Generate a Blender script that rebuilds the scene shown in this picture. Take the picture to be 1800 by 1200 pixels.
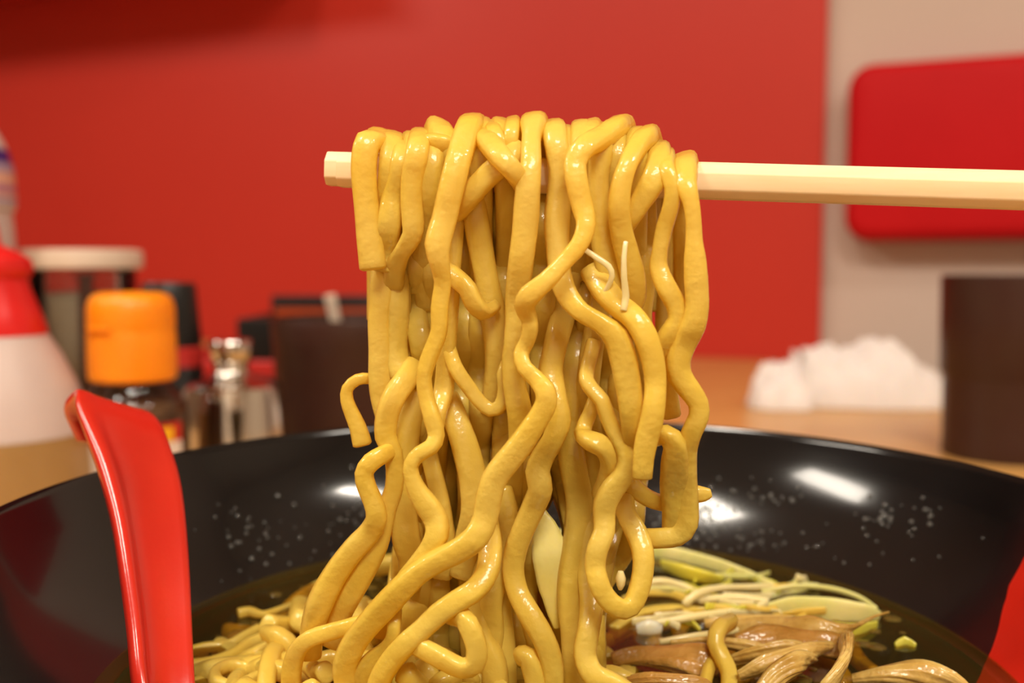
import bpy, bmesh, math, random
from mathutils import Vector, Matrix, noise

for o in list(bpy.data.objects):
    bpy.data.objects.remove(o, do_unlink=True)
sc = bpy.context.scene
COL = sc.collection
MM = 0.001
TZ = 0.75                        # table top height
CZ = TZ + 0.127                  # camera height
F = 1700.0                       # focal length in pixels of the 1800x1200 frame
PITCH = math.radians(4.5)

# ------------------------------------------------------------------ camera
cam_d = bpy.data.cameras.new('camera')
cam = bpy.data.objects.new('camera', cam_d)
COL.objects.link(cam)
cam.location = (0, 0, CZ)
cam.rotation_euler = (math.radians(90) - PITCH, 0, 0)
cam_d.sensor_width = 36.0
cam_d.lens = 36.0 * F / 1800.0
cam_d.clip_start = 0.005
cam_d.dof.use_dof = True
cam_d.dof.focus_distance = 0.160
cam_d.dof.aperture_fstop = 12.5
sc.camera = cam

# ------------------------------------------------------------------ world, lights, exposure
w = bpy.data.worlds.new('world')
sc.world = w
w.use_nodes = True
w.node_tree.nodes['Background'].inputs[0].default_value = (1.0, 0.9, 0.78, 1)
w.node_tree.nodes['Background'].inputs[1].default_value = 0.25
sc.view_settings.view_transform = 'Standard'
sc.view_settings.look = 'None'
sc.view_settings.gamma = 1.0
sc.view_settings.use_curve_mapping = False
sc.view_settings.exposure = 0.09
CEIL = 2.35
sc.cycles.max_bounces = 7
sc.cycles.diffuse_bounces = 4
sc.cycles.transmission_bounces = 5
sc.cycles.glossy_bounces = 3
sc.cycles.transparent_max_bounces = 12


def area(name, loc, sx, sy, energy, color):
    l = bpy.data.lights.new(name, 'AREA')
    l.shape = 'RECTANGLE'
    l.size = sx
    l.size_y = sy
    l.energy = energy
    l.color = color
    o = bpy.data.objects.new(name, l)
    COL.objects.link(o)
    o.location = loc
    return o


LAMPS = [  # x, y, size x, size y, turn, watts, label
    (-2.25, -0.05, 0.45, 0.80, 0, 30, 'wide ceiling light panel over the left of the room'),
    (-0.76, -0.17, 0.26, 0.40, 0, 15, 'small ceiling light panel over the ramen bowl'),
    (1.21, -0.37, 0.40, 0.14, 0, 12, 'narrow ceiling light panel over the right of the room'),
    (0.20, -0.95, 0.60, 0.60, 0, 30, 'square ceiling light panel added behind the diner as main light'),  # unseen panel, added to light the noodle fronts
]
WARM = (1.0, 0.90, 0.76)
for x, y, sx, sy, rot, e, lab in LAMPS:
    area('lamp_light', (x, y, CEIL - 0.052), sx, sy, e, WARM).rotation_euler = (0, 0, math.radians(rot))


# ------------------------------------------------------------------ helpers
def ray(px, py):
    x = (px - 900.0) / F
    y = -(py - 600.0) / F
    fw = Vector((0, math.cos(PITCH), -math.sin(PITCH)))
    up = Vector((0, math.sin(PITCH), math.cos(PITCH)))
    return fw + Vector((1, 0, 0)) * x + up * y


CAM = Vector((0, 0, CZ))


def P(px, py, ymm):
    d = ray(px, py)
    return CAM + d * (ymm * MM / d.y)


def PZ(px, py, z):
    d = ray(px, py)
    return CAM + d * ((z - CZ) / d.z)


def tag(o, label=None, cat=None, group=None, kind=None):
    if label: o['label'] = label
    if cat: o['category'] = cat
    if group: o['group'] = group
    if kind: o['kind'] = kind
    return o


def empty(name, loc, label, cat, group=None):
    o = bpy.data.objects.new(name, None)
    COL.objects.link(o)
    o.location = loc
    o.empty_display_size = 0.02
    return tag(o, label, cat, group)


def link(name, me, mat, parent=None, smooth=True):
    o = bpy.data.objects.new(name, me)
    COL.objects.link(o)
    if mat is not None:
        me.materials.append(mat)
    if smooth:
        for p in me.polygons:
            p.use_smooth = True
    if parent is not None:
        o.parent = parent
        o.matrix_parent_inverse = Matrix.Translation(-Vector(parent.location)) if parent.type == 'EMPTY' else Matrix.Identity(4)
    return o


def mesh(name, verts, faces):
    me = bpy.data.meshes.new(name)
    me.from_pydata([tuple(v) for v in verts], [], faces)
    me.update()
    return me


def fix_normals(me):
    bm = bmesh.new()
    bm.from_mesh(me)
    bmesh.ops.recalc_face_normals(bm, faces=bm.faces)
    bm.to_mesh(me)
    bm.free()


def lathe(name, prof, center, mat, parent=None, seg=64, sharp=None, rz=0.0):
    """prof: (r, z) in mm above the table; closed to the axis where r = 0"""
    vs, fs = [], []
    rows = []
    for r, z in prof:
        if r <= 1e-6:
            rows.append([len(vs)])
            vs.append(Vector((center[0], center[1], TZ + z * MM)))
        else:
            row = []
            for k in range(seg):
                a = 2 * math.pi * k / seg + rz
                row.append(len(vs))
                vs.append(Vector((center[0] + r * MM * math.cos(a), center[1] + r * MM * math.sin(a), TZ + z * MM)))
            rows.append(row)
    for a, b in zip(rows, rows[1:]):
        for k in range(seg):
            k2 = (k + 1) % seg
            if len(a) == 1 and len(b) == 1:
                continue
            if len(a) == 1:
                fs.append((a[0], b[k], b[k2]))
            elif len(b) == 1:
                fs.append((a[k], a[k2], b[0]))
            else:
                fs.append((a[k], a[k2], b[k2], b[k]))
    me = mesh(name, vs, fs)
    fix_normals(me)
    o = link(name, me, mat, parent)
    for e in me.edges:
        pass
    try:
        me.set_sharp_from_angle(angle=math.radians(40))
    except Exception:
        pass
    return o


def box(name, lo, hi, mat, parent=None, bevel=0.0, rot=None, pivot=None, seg=3, smooth=True):
    bm = bmesh.new()
    bmesh.ops.create_cube(bm, size=1.0)
    for v in bm.verts:
        v.co = Vector(((lo[0] + hi[0]) / 2 + v.co.x * (hi[0] - lo[0]),
                       (lo[1] + hi[1]) / 2 + v.co.y * (hi[1] - lo[1]),
                       (lo[2] + hi[2]) / 2 + v.co.z * (hi[2] - lo[2])))
    if bevel > 0:
        bmesh.ops.bevel(bm, geom=list(bm.edges), offset=bevel, segments=seg, profile=0.5, affect='EDGES', clamp_overlap=True)
    if rot:
        pv = Vector(pivot) if pivot else Vector(((lo[0] + hi[0]) / 2, (lo[1] + hi[1]) / 2, lo[2]))
        M = Matrix.Translation(pv) @ Matrix.Rotation(rot, 4, 'Z') @ Matrix.Translation(-pv)
        bmesh.ops.transform(bm, matrix=M, verts=bm.verts)
    me = bpy.data.meshes.new(name)
    bm.to_mesh(me)
    bm.free()
    o = link(name, me, mat, parent, smooth=smooth)
    try:
        me.set_sharp_from_angle(angle=math.radians(35))
    except Exception:
        pass
    return o


def prism(name, poly, z0, z1, mat, parent=None, bevel=0.0):
    bm = bmesh.new()
    vs = [bm.verts.new((x, y, z0)) for x, y in poly]
    f = bm.faces.new(vs)
    r = bmesh.ops.extrude_face_region(bm, geom=[f])
    bmesh.ops.translate(bm, vec=(0, 0, z1 - z0), verts=[v for v in r['geom'] if isinstance(v, bmesh.types.BMVert)])
    bmesh.ops.recalc_face_normals(bm, faces=bm.faces)
    if bevel:
        bmesh.ops.bevel(bm, geom=list(bm.edges), offset=bevel, segments=3, profile=0.5, affect='EDGES')
    me = bpy.data.meshes.new(name)
    bm.to_mesh(me)
    bm.free()
    o = link(name, me, mat, parent)
    try:
        me.set_sharp_from_angle(angle=math.radians(35))
    except Exception:
        pass
    return o


def catmull(pts, step):
    """pts: list of (Vector, extra floats...) -> dense samples about `step` apart"""
    out = []
    n = len(pts)
    for i in range(n - 1):
        p0 = pts[max(i - 1, 0)]
        p1, p2 = pts[i], pts[i + 1]
        p3 = pts[min(i + 2, n - 1)]
        L = (p2[0] - p1[0]).length
        k = max(2, int(L / step))
        for j in range(k):
            t = j / k
            t2, t3 = t * t, t * t * t
            c = [(-t3 + 2 * t2 - t) * 0.5, (3 * t3 - 5 * t2 + 2) * 0.5, (-3 * t3 + 4 * t2 + t) * 0.5, (t3 - t2) * 0.5]
            v = p0[0] * c[0] + p1[0] * c[1] + p2[0] * c[2] + p3[0] * c[3]
            s = t * t * (3 - 2 * t)
            ex = [a + (b - a) * s for a, b in zip(p1[1:], p2[1:])]
            out.append((v, *ex))
    out.append(pts[-1])
    return out


def sweep(samples, seg=14, expo=2.7, aspect=0.85, twist=0.4, seed=0, wob=0.05, round_end=True, taper0=0.0, taper1=0.0, ridge=0.0):
    """samples: (Vector, width in m) -> rounded-rectangle noodle-like tube"""
    n = len(samples)
    V = [s[0] for s in samples]
    T = []
    for i in range(n):
        a, b = V[max(i - 1, 0)], V[min(i + 1, n - 1)]
        t = (b - a)
        T.append(t.normalized() if t.length > 1e-9 else Vector((0, 0, 1)))
    view = Vector((0, 1, 0))
    Bs = []
    prev = None
    for i in range(n):
        c = T[i].cross(view)
        if prev is None:
            b = c.normalized() if c.length > 0.2 else Vector((1, 0, 0))
        else:
            pb = prev - T[i] * prev.dot(T[i])
            pb = pb.normalized() if pb.length > 1e-6 else prev
            if c.length > 0.25:
                cc = c.normalized()
                if cc.dot(pb) < 0: cc = -cc
                k = min(1.0, (c.length - 0.25) * 1.2) * 0.35
                b = (pb * (1 - k) + cc * k).normalized()
            else:
                b = pb
        prev = b
        Bs.append(b)
    rnd = random.Random(seed)
    o1, o2 = rnd.uniform(0, 50), rnd.uniform(0, 50)
    vs, fs = [], []
    Ltot = 0.0
    lens = [0.0]
    for i in range(1, n):
        Ltot += (V[i] - V[i - 1]).length
        lens.append(Ltot)

    def ring(i, scale, shift):
        N = Bs[i].cross(T[i]).normalized()
        s = lens[i] / 0.022
        tw = twist * noise.noise(Vector((s, o1, 0)))
        B = Bs[i] * math.cos(tw) + N * math.sin(tw)
        N2 = N * math.cos(tw) - Bs[i] * math.sin(tw)
        wd = samples[i][1] * (1 + wob * noise.noise(Vector((s * 2.2, o2, 3)))) * scale
        hw, hh = wd / 2, wd / 2 * aspect * (1 + 0.10 * noise.noise(Vector((s * 1.5, o1, 9))))
        c = V[i] + T[i] * shift
        idx = []
        for k in range(seg):
            a = 2 * math.pi * (k + 0.5) / seg
            ca, sa = math.cos(a), math.sin(a)
            x = math.copysign(abs(ca) ** (2 / expo), ca) * hw
            y = math.copysign(abs(sa) ** (2 / expo), sa) * hh
            if ridge:
                q = 1 + ridge * noise.noise(Vector((ca * 3.5, sa * 3.5 + o1, s * .6))) + ridge * .5 * noise.noise(Vector((ca * 9, sa * 9 + o2, s * .9)))
                x *= q; y *= q
            idx.append(len(vs))
            vs.append(c + B * x + N2 * y)
        return idx

    rows = []
    w0, w1 = samples[0][1], samples[-1][1]
    if round_end:
        rows.append(ring(0, 0.72, -w0 * 0.10))
        rows.append(ring(0, 0.92, -w0 * 0.05))
    for i in range(n):
        sc_ = 1.0
        if taper0 and lens[i] < taper0:
            sc_ *= 0.25 + 0.75 * math.sqrt(lens[i] / taper0)
        if taper1 and Ltot - lens[i] < taper1:
            sc_ *= 0.25 + 0.75 * math.sqrt((Ltot - lens[i]) / taper1)
        rows.append(ring(i, sc_, 0))
    if round_end and not taper1:
        rows.append(ring(n - 1, 0.92, w1 * 0.05))
        rows.append(ring(n - 1, 0.72, w1 * 0.10))
    for a, b in zip(rows, rows[1:]):
        for k in range(seg):
            k2 = (k + 1) % seg
            fs.append((a[k], a[k2], b[k2], b[k]))
    fs.append(tuple(reversed(rows[0])))
    fs.append(tuple(rows[-1]))
    return vs, fs


# ------------------------------------------------------------------ materials
def mat(name, color=(.8, .8, .8), rough=.5, metal=0.0, spec=.5, coat=0.0, coat_rough=.05, sss=0.0, sss_r=(1, .5, .2), sss_s=.002,
        trans=0.0, ior=1.45, noise_scale=0, noise_amt=0.0, color2=None, bump=0.0, bump_scale=200, emit=None, emit_s=0, stretch=None, detail=3.0, bump_dist=0.001, alpha=1.0):
    m = bpy.data.materials.new(name)
    m.use_nodes = True
    nt = m.node_tree
    b = nt.nodes['Principled BSDF']
    b.inputs['Base Color'].default_value = (*color, 1)
    b.inputs['Roughness'].default_value = rough
    b.inputs['Metallic'].default_value = metal
    b.inputs['Specular IOR Level'].default_value = spec
    b.inputs['Coat Weight'].default_value = coat
    b.inputs['Coat Roughness'].default_value = coat_rough
    b.inputs['IOR'].default_value = ior
    b.inputs['Transmission Weight'].default_value = trans
    b.inputs['Alpha'].default_value = alpha
    if sss:
        b.inputs['Subsurface Weight'].default_value = sss
        b.inputs['Subsurface Radius'].default_value = sss_r
        b.inputs['Subsurface Scale'].default_value = sss_s
    if emit:
        b.inputs['Emission Color'].default_value = (*emit, 1)
        b.inputs['Emission Strength'].default_value = emit_s
    tc = None
    if color2 is not None or bump:
        tc = nt.nodes.new('ShaderNodeTexCoord')
        src = tc.outputs['Object']
        if stretch:
            mp = nt.nodes.new('ShaderNodeMapping')
            mp.inputs['Scale'].default_value = stretch
            nt.links.new(src, mp.inputs[0])
            src = mp.outputs[0]
    if color2 is not None:
        nz = nt.nodes.new('ShaderNodeTexNoise')
        nz.inputs['Scale'].default_value = noise_scale
        nz.inputs['Detail'].default_value = detail
        nt.links.new(src, nz.inputs['Vector'])
        rp = nt.nodes.new('ShaderNodeValToRGB')
        rp.color_ramp.elements[0].position = 0.35
        rp.color_ramp.elements[1].position = 0.68
        rp.color_ramp.elements[0].color = (*color, 1)
        rp.color_ramp.elements[1].color = (*color2, 1)
        nt.links.new(nz.outputs['Fac'], rp.inputs[0])
        nt.links.new(rp.outputs[0], b.inputs['Base Color'])
    if bump:
        nz = nt.nodes.new('ShaderNodeTexNoise')
        nz.inputs['Scale'].default_value = bump_scale
        nz.inputs['Detail'].default_value = 2.0
        nt.links.new(src, nz.inputs['Vector'])
        bp = nt.nodes.new('ShaderNodeBump')
        bp.inputs['Strength'].default_value = bump
        bp.inputs['Distance'].default_value = bump_dist
        nt.links.new(nz.outputs['Fac'], bp.inputs['Height'])
        nt.links.new(bp.outputs[0], b.inputs['Normal'])
        if coat:
            nt.links.new(bp.outputs[0], b.inputs['Coat Normal'])
    return m


def wood_mat(name, c1, c2, scale, stretch, rough=.4):
    m = mat(name, c1, rough, color2=c2, noise_scale=scale, stretch=stretch, detail=6, bump=.08, bump_scale=scale, bump_dist=.0004)
    return m


def clear_mat(name, tint, gloss_rough=.03, ior=1.45, opacity=0.0, body=(1, 1, 1), bump=0.0, bump_scale=100):
    """thin clear stuff: tinted see-through + mirror by Fresnel, with some diffuse body"""
    m = bpy.data.materials.new(name)
    m.use_nodes = True
    nt = m.node_tree
    nt.nodes.clear()
    out = nt.nodes.new('ShaderNodeOutputMaterial')
    tr = nt.nodes.new('ShaderNodeBsdfTransparent')
    tr.inputs[0].default_value = (*tint, 1)
    df = nt.nodes.new('ShaderNodeBsdfDiffuse')
    df.inputs[0].default_value = (*body, 1)
    mx0 = nt.nodes.new('ShaderNodeMixShader')
    mx0.inputs[0].default_value = opacity
    gl = nt.nodes.new('ShaderNodeBsdfGlossy')
    gl.inputs['Roughness'].default_value = gloss_rough
    fr = nt.nodes.new('ShaderNodeFresnel')
    fr.inputs['IOR'].default_value = ior
    mx = nt.nodes.new('ShaderNodeMixShader')
    nt.links.new(tr.outputs[0], mx0.inputs[1])
    nt.links.new(df.outputs[0], mx0.inputs[2])
    nt.links.new(fr.outputs[0], mx.inputs[0])
    nt.links.new(mx0.outputs[0], mx.inputs[1])
    nt.links.new(gl.outputs[0], mx.inputs[2])
    nt.links.new(mx.outputs[0], out.inputs[0])
    if bump:
        tc = nt.nodes.new('ShaderNodeTexCoord')
        nz = nt.nodes.new('ShaderNodeTexNoise')
        nz.inputs['Scale'].default_value = bump_scale
        bp = nt.nodes.new('ShaderNodeBump')
        bp.inputs['Strength'].default_value = bump
        bp.inputs['Distance'].default_value = .001
        nt.links.new(tc.outputs['Object'], nz.inputs['Vector'])
        nt.links.new(nz.outputs['Fac'], bp.inputs['Height'])
        nt.links.new(bp.outputs[0], gl.inputs['Normal'])
        nt.links.new(bp.outputs[0], fr.inputs['Normal'])
    return m


M = {}
M['red_wall'] = mat('red_wall_paint', (.52, .030, .017), .42, spec=.4, color2=(.55, .034, .019), noise_scale=2.0, bump=.03, bump_scale=400)
M['white_wall'] = mat('cream_wall_paint', (.60, .48, .41), .7, color2=(.57, .45, .38), noise_scale=3, bump=.05, bump_scale=300)
M['dark_wall'] = mat('dark_wood_wall', (.16, .09, .05), .6, color2=(.20, .11, .06), noise_scale=3)
M['room_wall'] = mat('room_wall_paint', (.72, .62, .50), .8, color2=(.68, .57, .46), noise_scale=2)
M['ceiling'] = mat('ceiling_paint', (.82, .78, .70), .9, color2=(.78, .74, .66), noise_scale=2)
M['floor'] = mat('floor_tile', (.20, .14, .10), .5, color2=(.25, .18, .12), noise_scale=6)
M['table'] = wood_mat('table_wood', (.62, .32, .09), (.72, .40, .125), 14, (1, 7, 1), .33)
M['dark_metal'] = mat('dark_table_leg', (.05, .05, .05), .4, metal=.6, color2=(.07, .07, .07), noise_scale=20)
M['lamp_frame'] = mat('lamp_frame_white', (.8, .8, .8), .5, color2=(.76, .76, .76), noise_scale=20)
M['lamp_glow'] = mat('lamp_diffuser', (.9, .9, .9), .5, emit=(1, .92, .8), emit_s=4)
M['vinyl_red'] = mat('red_vinyl', (.50, .006, .009), .5, spec=.15, color2=(.54, .008, .011), noise_scale=8, bump=.05, bump_scale=500)
M['bowl'] = mat('black_lacquer', (.0055, .005, .005), .14, spec=.45, coat=.25, coat_rough=.07, color2=(.009, .008, .008), noise_scale=30, bump=.02, bump_scale=60)
M['bowl_red'] = mat('red_bowl_paint', (.52, .014, .005), .3, coat=.2, color2=(.56, .018, .007), noise_scale=40)
M['spoon'] = mat('red_plastic', (.50, .018, .009), .25, spec=.55, coat=.3, coat_rough=.12, color2=(.53, .022, .010), noise_scale=60, bump=.03, bump_scale=900, sss=.1, sss_s=.001)
M['chop'] = mat('pale_chopstick_wood', (.86, .64, .36), .5, color2=(.93, .75, .48), noise_scale=180, stretch=(.06, 1, 1), detail=5, bump=.18, bump_scale=500, bump_dist=.0003, sss=.15, sss_r=(1, .6, .3), sss_s=.001)
M['drop'] = clear_mat('water_drop', (.9, .9, .88), .06, 1.6, opacity=.10, body=(.75, .76, .72))  # pale body colour stands in for glints too small to show
M['broth'] = clear_mat('broth_surface', (.74, .58, .22), .03, 1.36, opacity=.05, body=(.45, .32, .07), bump=.12, bump_scale=90)
M['oil'] = clear_mat('oil_bead', (.92, .78, .35), .02, 1.47, opacity=.12, body=(.8, .55, .12))


def noodle_mat(name, c1, c2):
    m = mat(name, c1, .36, spec=.5, coat=.6, coat_rough=.025, sss=0, sss_r=(1.0, .75, .35), sss_s=.0016,
            color2=c2, noise_scale=70, bump=.32, bump_scale=850, bump_dist=.0004, ior=1.4)
    nt = m.node_tree
    b = nt.nodes['Principled BSDF']
    # broad soft dents under the fine wet grain
    bp = [n for n in nt.nodes if n.bl_idname == 'ShaderNodeBump'][0]
    nz = nt.nodes.new('ShaderNodeTexNoise')
    nz.inputs['Scale'].default_value = 260
    nz.inputs['Detail'].default_value = 1.0
    tc = [n for n in nt.nodes if n.bl_idname == 'ShaderNodeTexCoord'][0]
    nt.links.new(tc.outputs['Object'], nz.inputs['Vector'])
    b2 = nt.nodes.new('ShaderNodeBump')
    b2.inputs['Strength'].default_value = .22
    b2.inputs['Distance'].default_value = .0012
    nt.links.new(nz.outputs['Fac'], b2.inputs['Height'])
    nt.links.new(b2.outputs[0], bp.inputs['Normal'])
    # starchy dough lets light through: part of it passes on inside the strand
    tr = nt.nodes.new('ShaderNodeBsdfTranslucent')
    tr.inputs[0].default_value = (min(1, c2[0] * 1.05), c2[1] * .90, c2[2] * .4, 1)
    mx = nt.nodes.new('ShaderNodeMixShader')
    mx.inputs[0].default_value = .38
    out = [n for n in nt.nodes if n.bl_idname == 'ShaderNodeOutputMaterial'][0]
    nt.links.new(b.outputs[0], mx.inputs[1])
    nt.links.new(tr.outputs[0], mx.inputs[2])
    nt.links.new(mx.outputs[0], out.inputs[0])
    return m


M['noodle'] = noodle_mat('wet_egg_noodle', (.895, .668, .088), (.925, .722, .138))
M['noodle_soup'] = noodle_mat('egg_noodle_in_soup', (.88, .668, .10), (.91, .72, .15))
M['sprout'] = mat('bean_sprout_flesh', (.82, .66, .28), .3, sss=.4, sss_r=(1, .8, .5), sss_s=.003, coat=.5, color2=(.86, .72, .36), noise_scale=120, bump=.1, bump_scale=400)
M['leek'] = mat('leek_flesh', (.80, .70, .28), .3, sss=.8, sss_r=(1, .9, .4), sss_s=.002, coat=.5, color2=(.62, .62, .18), noise_scale=60, stretch=(1, 4, 1), bump=.2, bump_scale=300)
M['leek_pale'] = mat('leek_pale_yellow', (.86, .68, .14), .3, sss=.5, sss_r=(1, .9, .3), sss_s=.002, coat=.5, color2=(.80, .72, .26), noise_scale=90, bump=.2, bump_scale=300)
M['leek_green'] = mat('leek_green', (.72, .62, .06), .3, sss=.6, sss_r=(1, .9, .3), sss_s=.002, coat=.5, color2=(.55, .52, .07), noise_scale=80, bump=.2, bump_scale=300)
M['pork'] = mat('braised_pork', (.50, .29, .055), .38, sss=.3, sss_r=(1, .7, .4), sss_s=.002, coat=.5, coat_rough=.12, color2=(.68, .47, .14), noise_scale=160, bump=.6, bump_scale=420, bump_dist=.001)
M['pork_dark'] = mat('dark_braised_pork', (.38, .19, .028), .36, sss=.3, sss_r=(1, .7, .4), sss_s=.002, coat=.5, coat_rough=.12, color2=(.55, .29, .07), noise_scale=160, bump=.6, bump_scale=420, bump_dist=.001)
M['fat'] = mat('pork_fat', (.85, .72, .46), .25, sss=1, sss_r=(1, .8, .5), sss_s=.004, coat=.7, color2=(.9, .8, .58), noise_scale=120, bump=.2, bump_scale=300)
M['brown_plastic'] = mat('dark_brown_plastic', (.042, .015, .010), .4, spec=.3, color2=(.045, .019, .012), noise_scale=40, bump=.02, bump_scale=200)
M['black_plastic'] = mat('black_plastic', (.006, .006, .006), .35, color2=(.009, .009, .009), noise_scale=30)
M['steel'] = mat('polished_steel', (.62, .58, .53), .10, metal=1.0, color2=(.66, .62, .56), noise_scale=40, bump=.02, bump_scale=100)
M['orange_cap'] = mat('orange_plastic', (.86, .26, .004), .38, sss=.4, sss_r=(1, .4, .05), sss_s=.003, color2=(.90, .29, .006), noise_scale=60)
M['red_cap'] = mat('red_cap_plastic', (.62, .012, .012), .3, sss=.2, sss_s=.002, color2=(.66, .016, .014), noise_scale=60)
M['lid'] = mat('cream_plastic_lid', (.66, .52, .40), .45, color2=(.70, .56, .44), noise_scale=60)
M['milky'] = mat('milky_plastic', (.55, .44, .41), .4, sss=.6, sss_r=(1, .8, .7), sss_s=.01, color2=(.58, .47, .43), noise_scale=30)
M['oil_in_bottle'] = mat('tan_sauce_in_bottle', (.34, .20, .07), .35, sss=.4, sss_r=(1, .6, .2), sss_s=.01, color2=(.38, .23, .085), noise_scale=30)
M['glass'] = clear_mat('clear_glass', (.88, .86, .82), .03, 1.45)
M['spice'] = mat('brown_spice', (.13, .055, .022), .7, color2=(.24, .12, .05), noise_scale=300, bump=.5, bump_scale=600)
M['grey_powder'] = mat('grey_seasoning', (.42, .36, .27), .8, color2=(.48, .42, .32), noise_scale=300, bump=.4, bump_scale=600)
M['red_label'] = mat('red_label', (.48, .012, .010), .4, color2=(.50, .014, .012), noise_scale=60)
M['yellow_print'] = mat('yellow_print', (.80, .42, .01), .4, color2=(.82, .45, .012), noise_scale=60)
M['white_print'] = mat('white_label', (.72, .64, .58), .5, color2=(.74, .66, .60), noise_scale=60)
M['grey_print'] = mat('grey_print', (.12, .11, .10), .5, color2=(.14, .13, .12), noise_scale=60)
M['navy_print'] = mat('navy_print', (.035, .015, .17), .4, color2=(.04, .018, .19), noise_scale=60)
M['lavender_print'] = mat('lavender_print', (.34, .25, .36), .4, color2=(.36, .27, .38), noise_scale=60)
M['peach_print'] = mat('peach_print', (.68, .36, .26), .4, color2=(.70, .38, .28), noise_scale=60)
M['purple_print'] = mat('purple_print', (.42, .17, .26), .4, color2=(.44, .18, .28), noise_scale=60)
M['towel'] = mat('white_towel', (.76, .70, .67), .9, sss=.2, sss_s=.004, color2=(.80, .74, .71), noise_scale=80, bump=.5, bump_scale=500)
M['red_stand'] = mat('red_stand_paint', (.42, .018, .016), .35, color2=(.46, .022, .018), noise_scale=20)
M['box_reflection'] = mat('painted_orange_reflection', (.40, .050, .008), .4, color2=(.44, .055, .010), noise_scale=20)

# ------------------------------------------------------------------ the room
# back wall line: Y = WY0 - 0.4 * (X - 0.256)
WY0 = 1.335
SL = -0.40


def wall_y(x):
    return WY0 + SL * (x - 0.256)


def wall_seg(name, x0, x1, off, th, z0, z1, m):
    n = Vector((-SL, 1)).normalized() * 1.0          # pointing away from the camera
    n = Vector((-SL, 1.0)); n.normalize()
    a = Vector((x0, wall_y(x0))) + n * off
    b = Vector((x1, wall_y(x1))) + n * off
    o = prism(name, [a, b, b + n * th, a + n * th], z0, z1, m)
    return tag(o, kind='structure')


XE = 0.4065
wall_seg('wall_back', -3.3, XE, 0.0, 0.10, 0.0, CEIL, M['red_wall'])
wall_seg('wall_right', XE - 0.05, 2.6, 0.018, 0.08, 0.0, CEIL, M['white_wall'])
tag(box('floor', (-3.4, -2.0, -0.05), (2.6, 3.0, 0), M['floor']), kind='structure')
tag(box('ceiling', (-3.4, -2.0, CEIL), (2.6, 3.0, CEIL + .05), M['ceiling']), kind='structure')
tag(box('wall_left', (-3.4, -2.0, 0), (-3.3, 3.0, CEIL), M['dark_wall']), kind='structure')
tag(box('wall_front', (-3.4, -2.1, 0), (2.6, -2.0, CEIL), M['room_wall']), kind='structure')
tag(box('wall_far_right', (2.5, -2.0, 0), (2.6, 2.6, CEIL), M['room_wall']), kind='structure')
for x, y, sx, sy, rot, e, lab in LAMPS:
    t = empty('ceiling_light', (x, y, CEIL - 0.05), lab, 'light', 'ceiling light panels')
    ra = math.radians(rot)
    box('frame', (x - sx / 2 - .02, y - sy / 2 - .02, CEIL - .045), (x + sx / 2 + .02, y + sy / 2 + .02, CEIL), M['lamp_frame'], t, .004, rot=ra, pivot=(x, y, 0))
    box('diffuser', (x - sx / 2, y - sy / 2, CEIL - .050), (x + sx / 2, y + sy / 2, CEIL - .0455), M['lamp_glow'], t, rot=ra, pivot=(x, y, 0))

# wall cupboard above the picture: its shade falls on the top left of the red wall
t = empty('wall_cupboard', (-0.7, wall_y(-0.7), 1.36), 'red wall cupboard mounted high on the red wall', 'cupboard')
nn = Vector((-SL, 1.0)).normalized()
tt = Vector((1.0, SL)).normalized()


def wpt(x, off):
    return Vector((x, wall_y(x))) - nn * off


CUP_X0, CUP_X1, CUP_Z, CUP_D = -1.7, -0.285, 1.35, 0.22
prism('body', [wpt(CUP_X0, .001), wpt(CUP_X1, .001), wpt(CUP_X1, CUP_D), wpt(CUP_X0, CUP_D)], CUP_Z, CUP_Z + .45, M['red_wall'], t, .003)
for k in range(3):
    a0 = CUP_X0 + .02 + k * (CUP_X1 - CUP_X0 - .02) / 3
    a1 = CUP_X0 + (k + 1) * (CUP_X1 - CUP_X0 - .02) / 3
    dd = prism('door', [wpt(a0, CUP_D), wpt(a1, CUP_D), wpt(a1, CUP_D + .016), wpt(a0, CUP_D + .016)], CUP_Z + .015, CUP_Z + .435, M['red_wall'], t, .002)
    prism('handle', [wpt(a1 - .05, CUP_D + .016), wpt(a1 - .03, CUP_D + .016), wpt(a1 - .03, CUP_D + .034), wpt(a1 - .05, CUP_D + .034)], CUP_Z + .04, CUP_Z + .14, M['steel'], dd, .003)

# table
t = empty('table', (0, .5, 0), 'light wooden table top running back to the red wall', 'table')
prism('tabletop', [(-1.1, -.28), (.43, -.28), (.452, 1.0), (.405, wall_y(.405) - .003), (-1.1, wall_y(-1.1) - .003)], TZ - .035, TZ, M['table'], t, .002)
for x, y in ((-1.0, -.18), (.36, -.18), (.36, 1.1), (-1.0, 1.6)):
    box('leg', (x - .025, y - .025, 0), (x + .025, y + .025, TZ - .035), M['dark_metal'], t, .003)

# padded backrest on the cream wall
t = empty('backrest_cushion', (.75, wall_y(.75), .9), 'red vinyl padded backrest on the cream wall', 'cushion')


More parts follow.
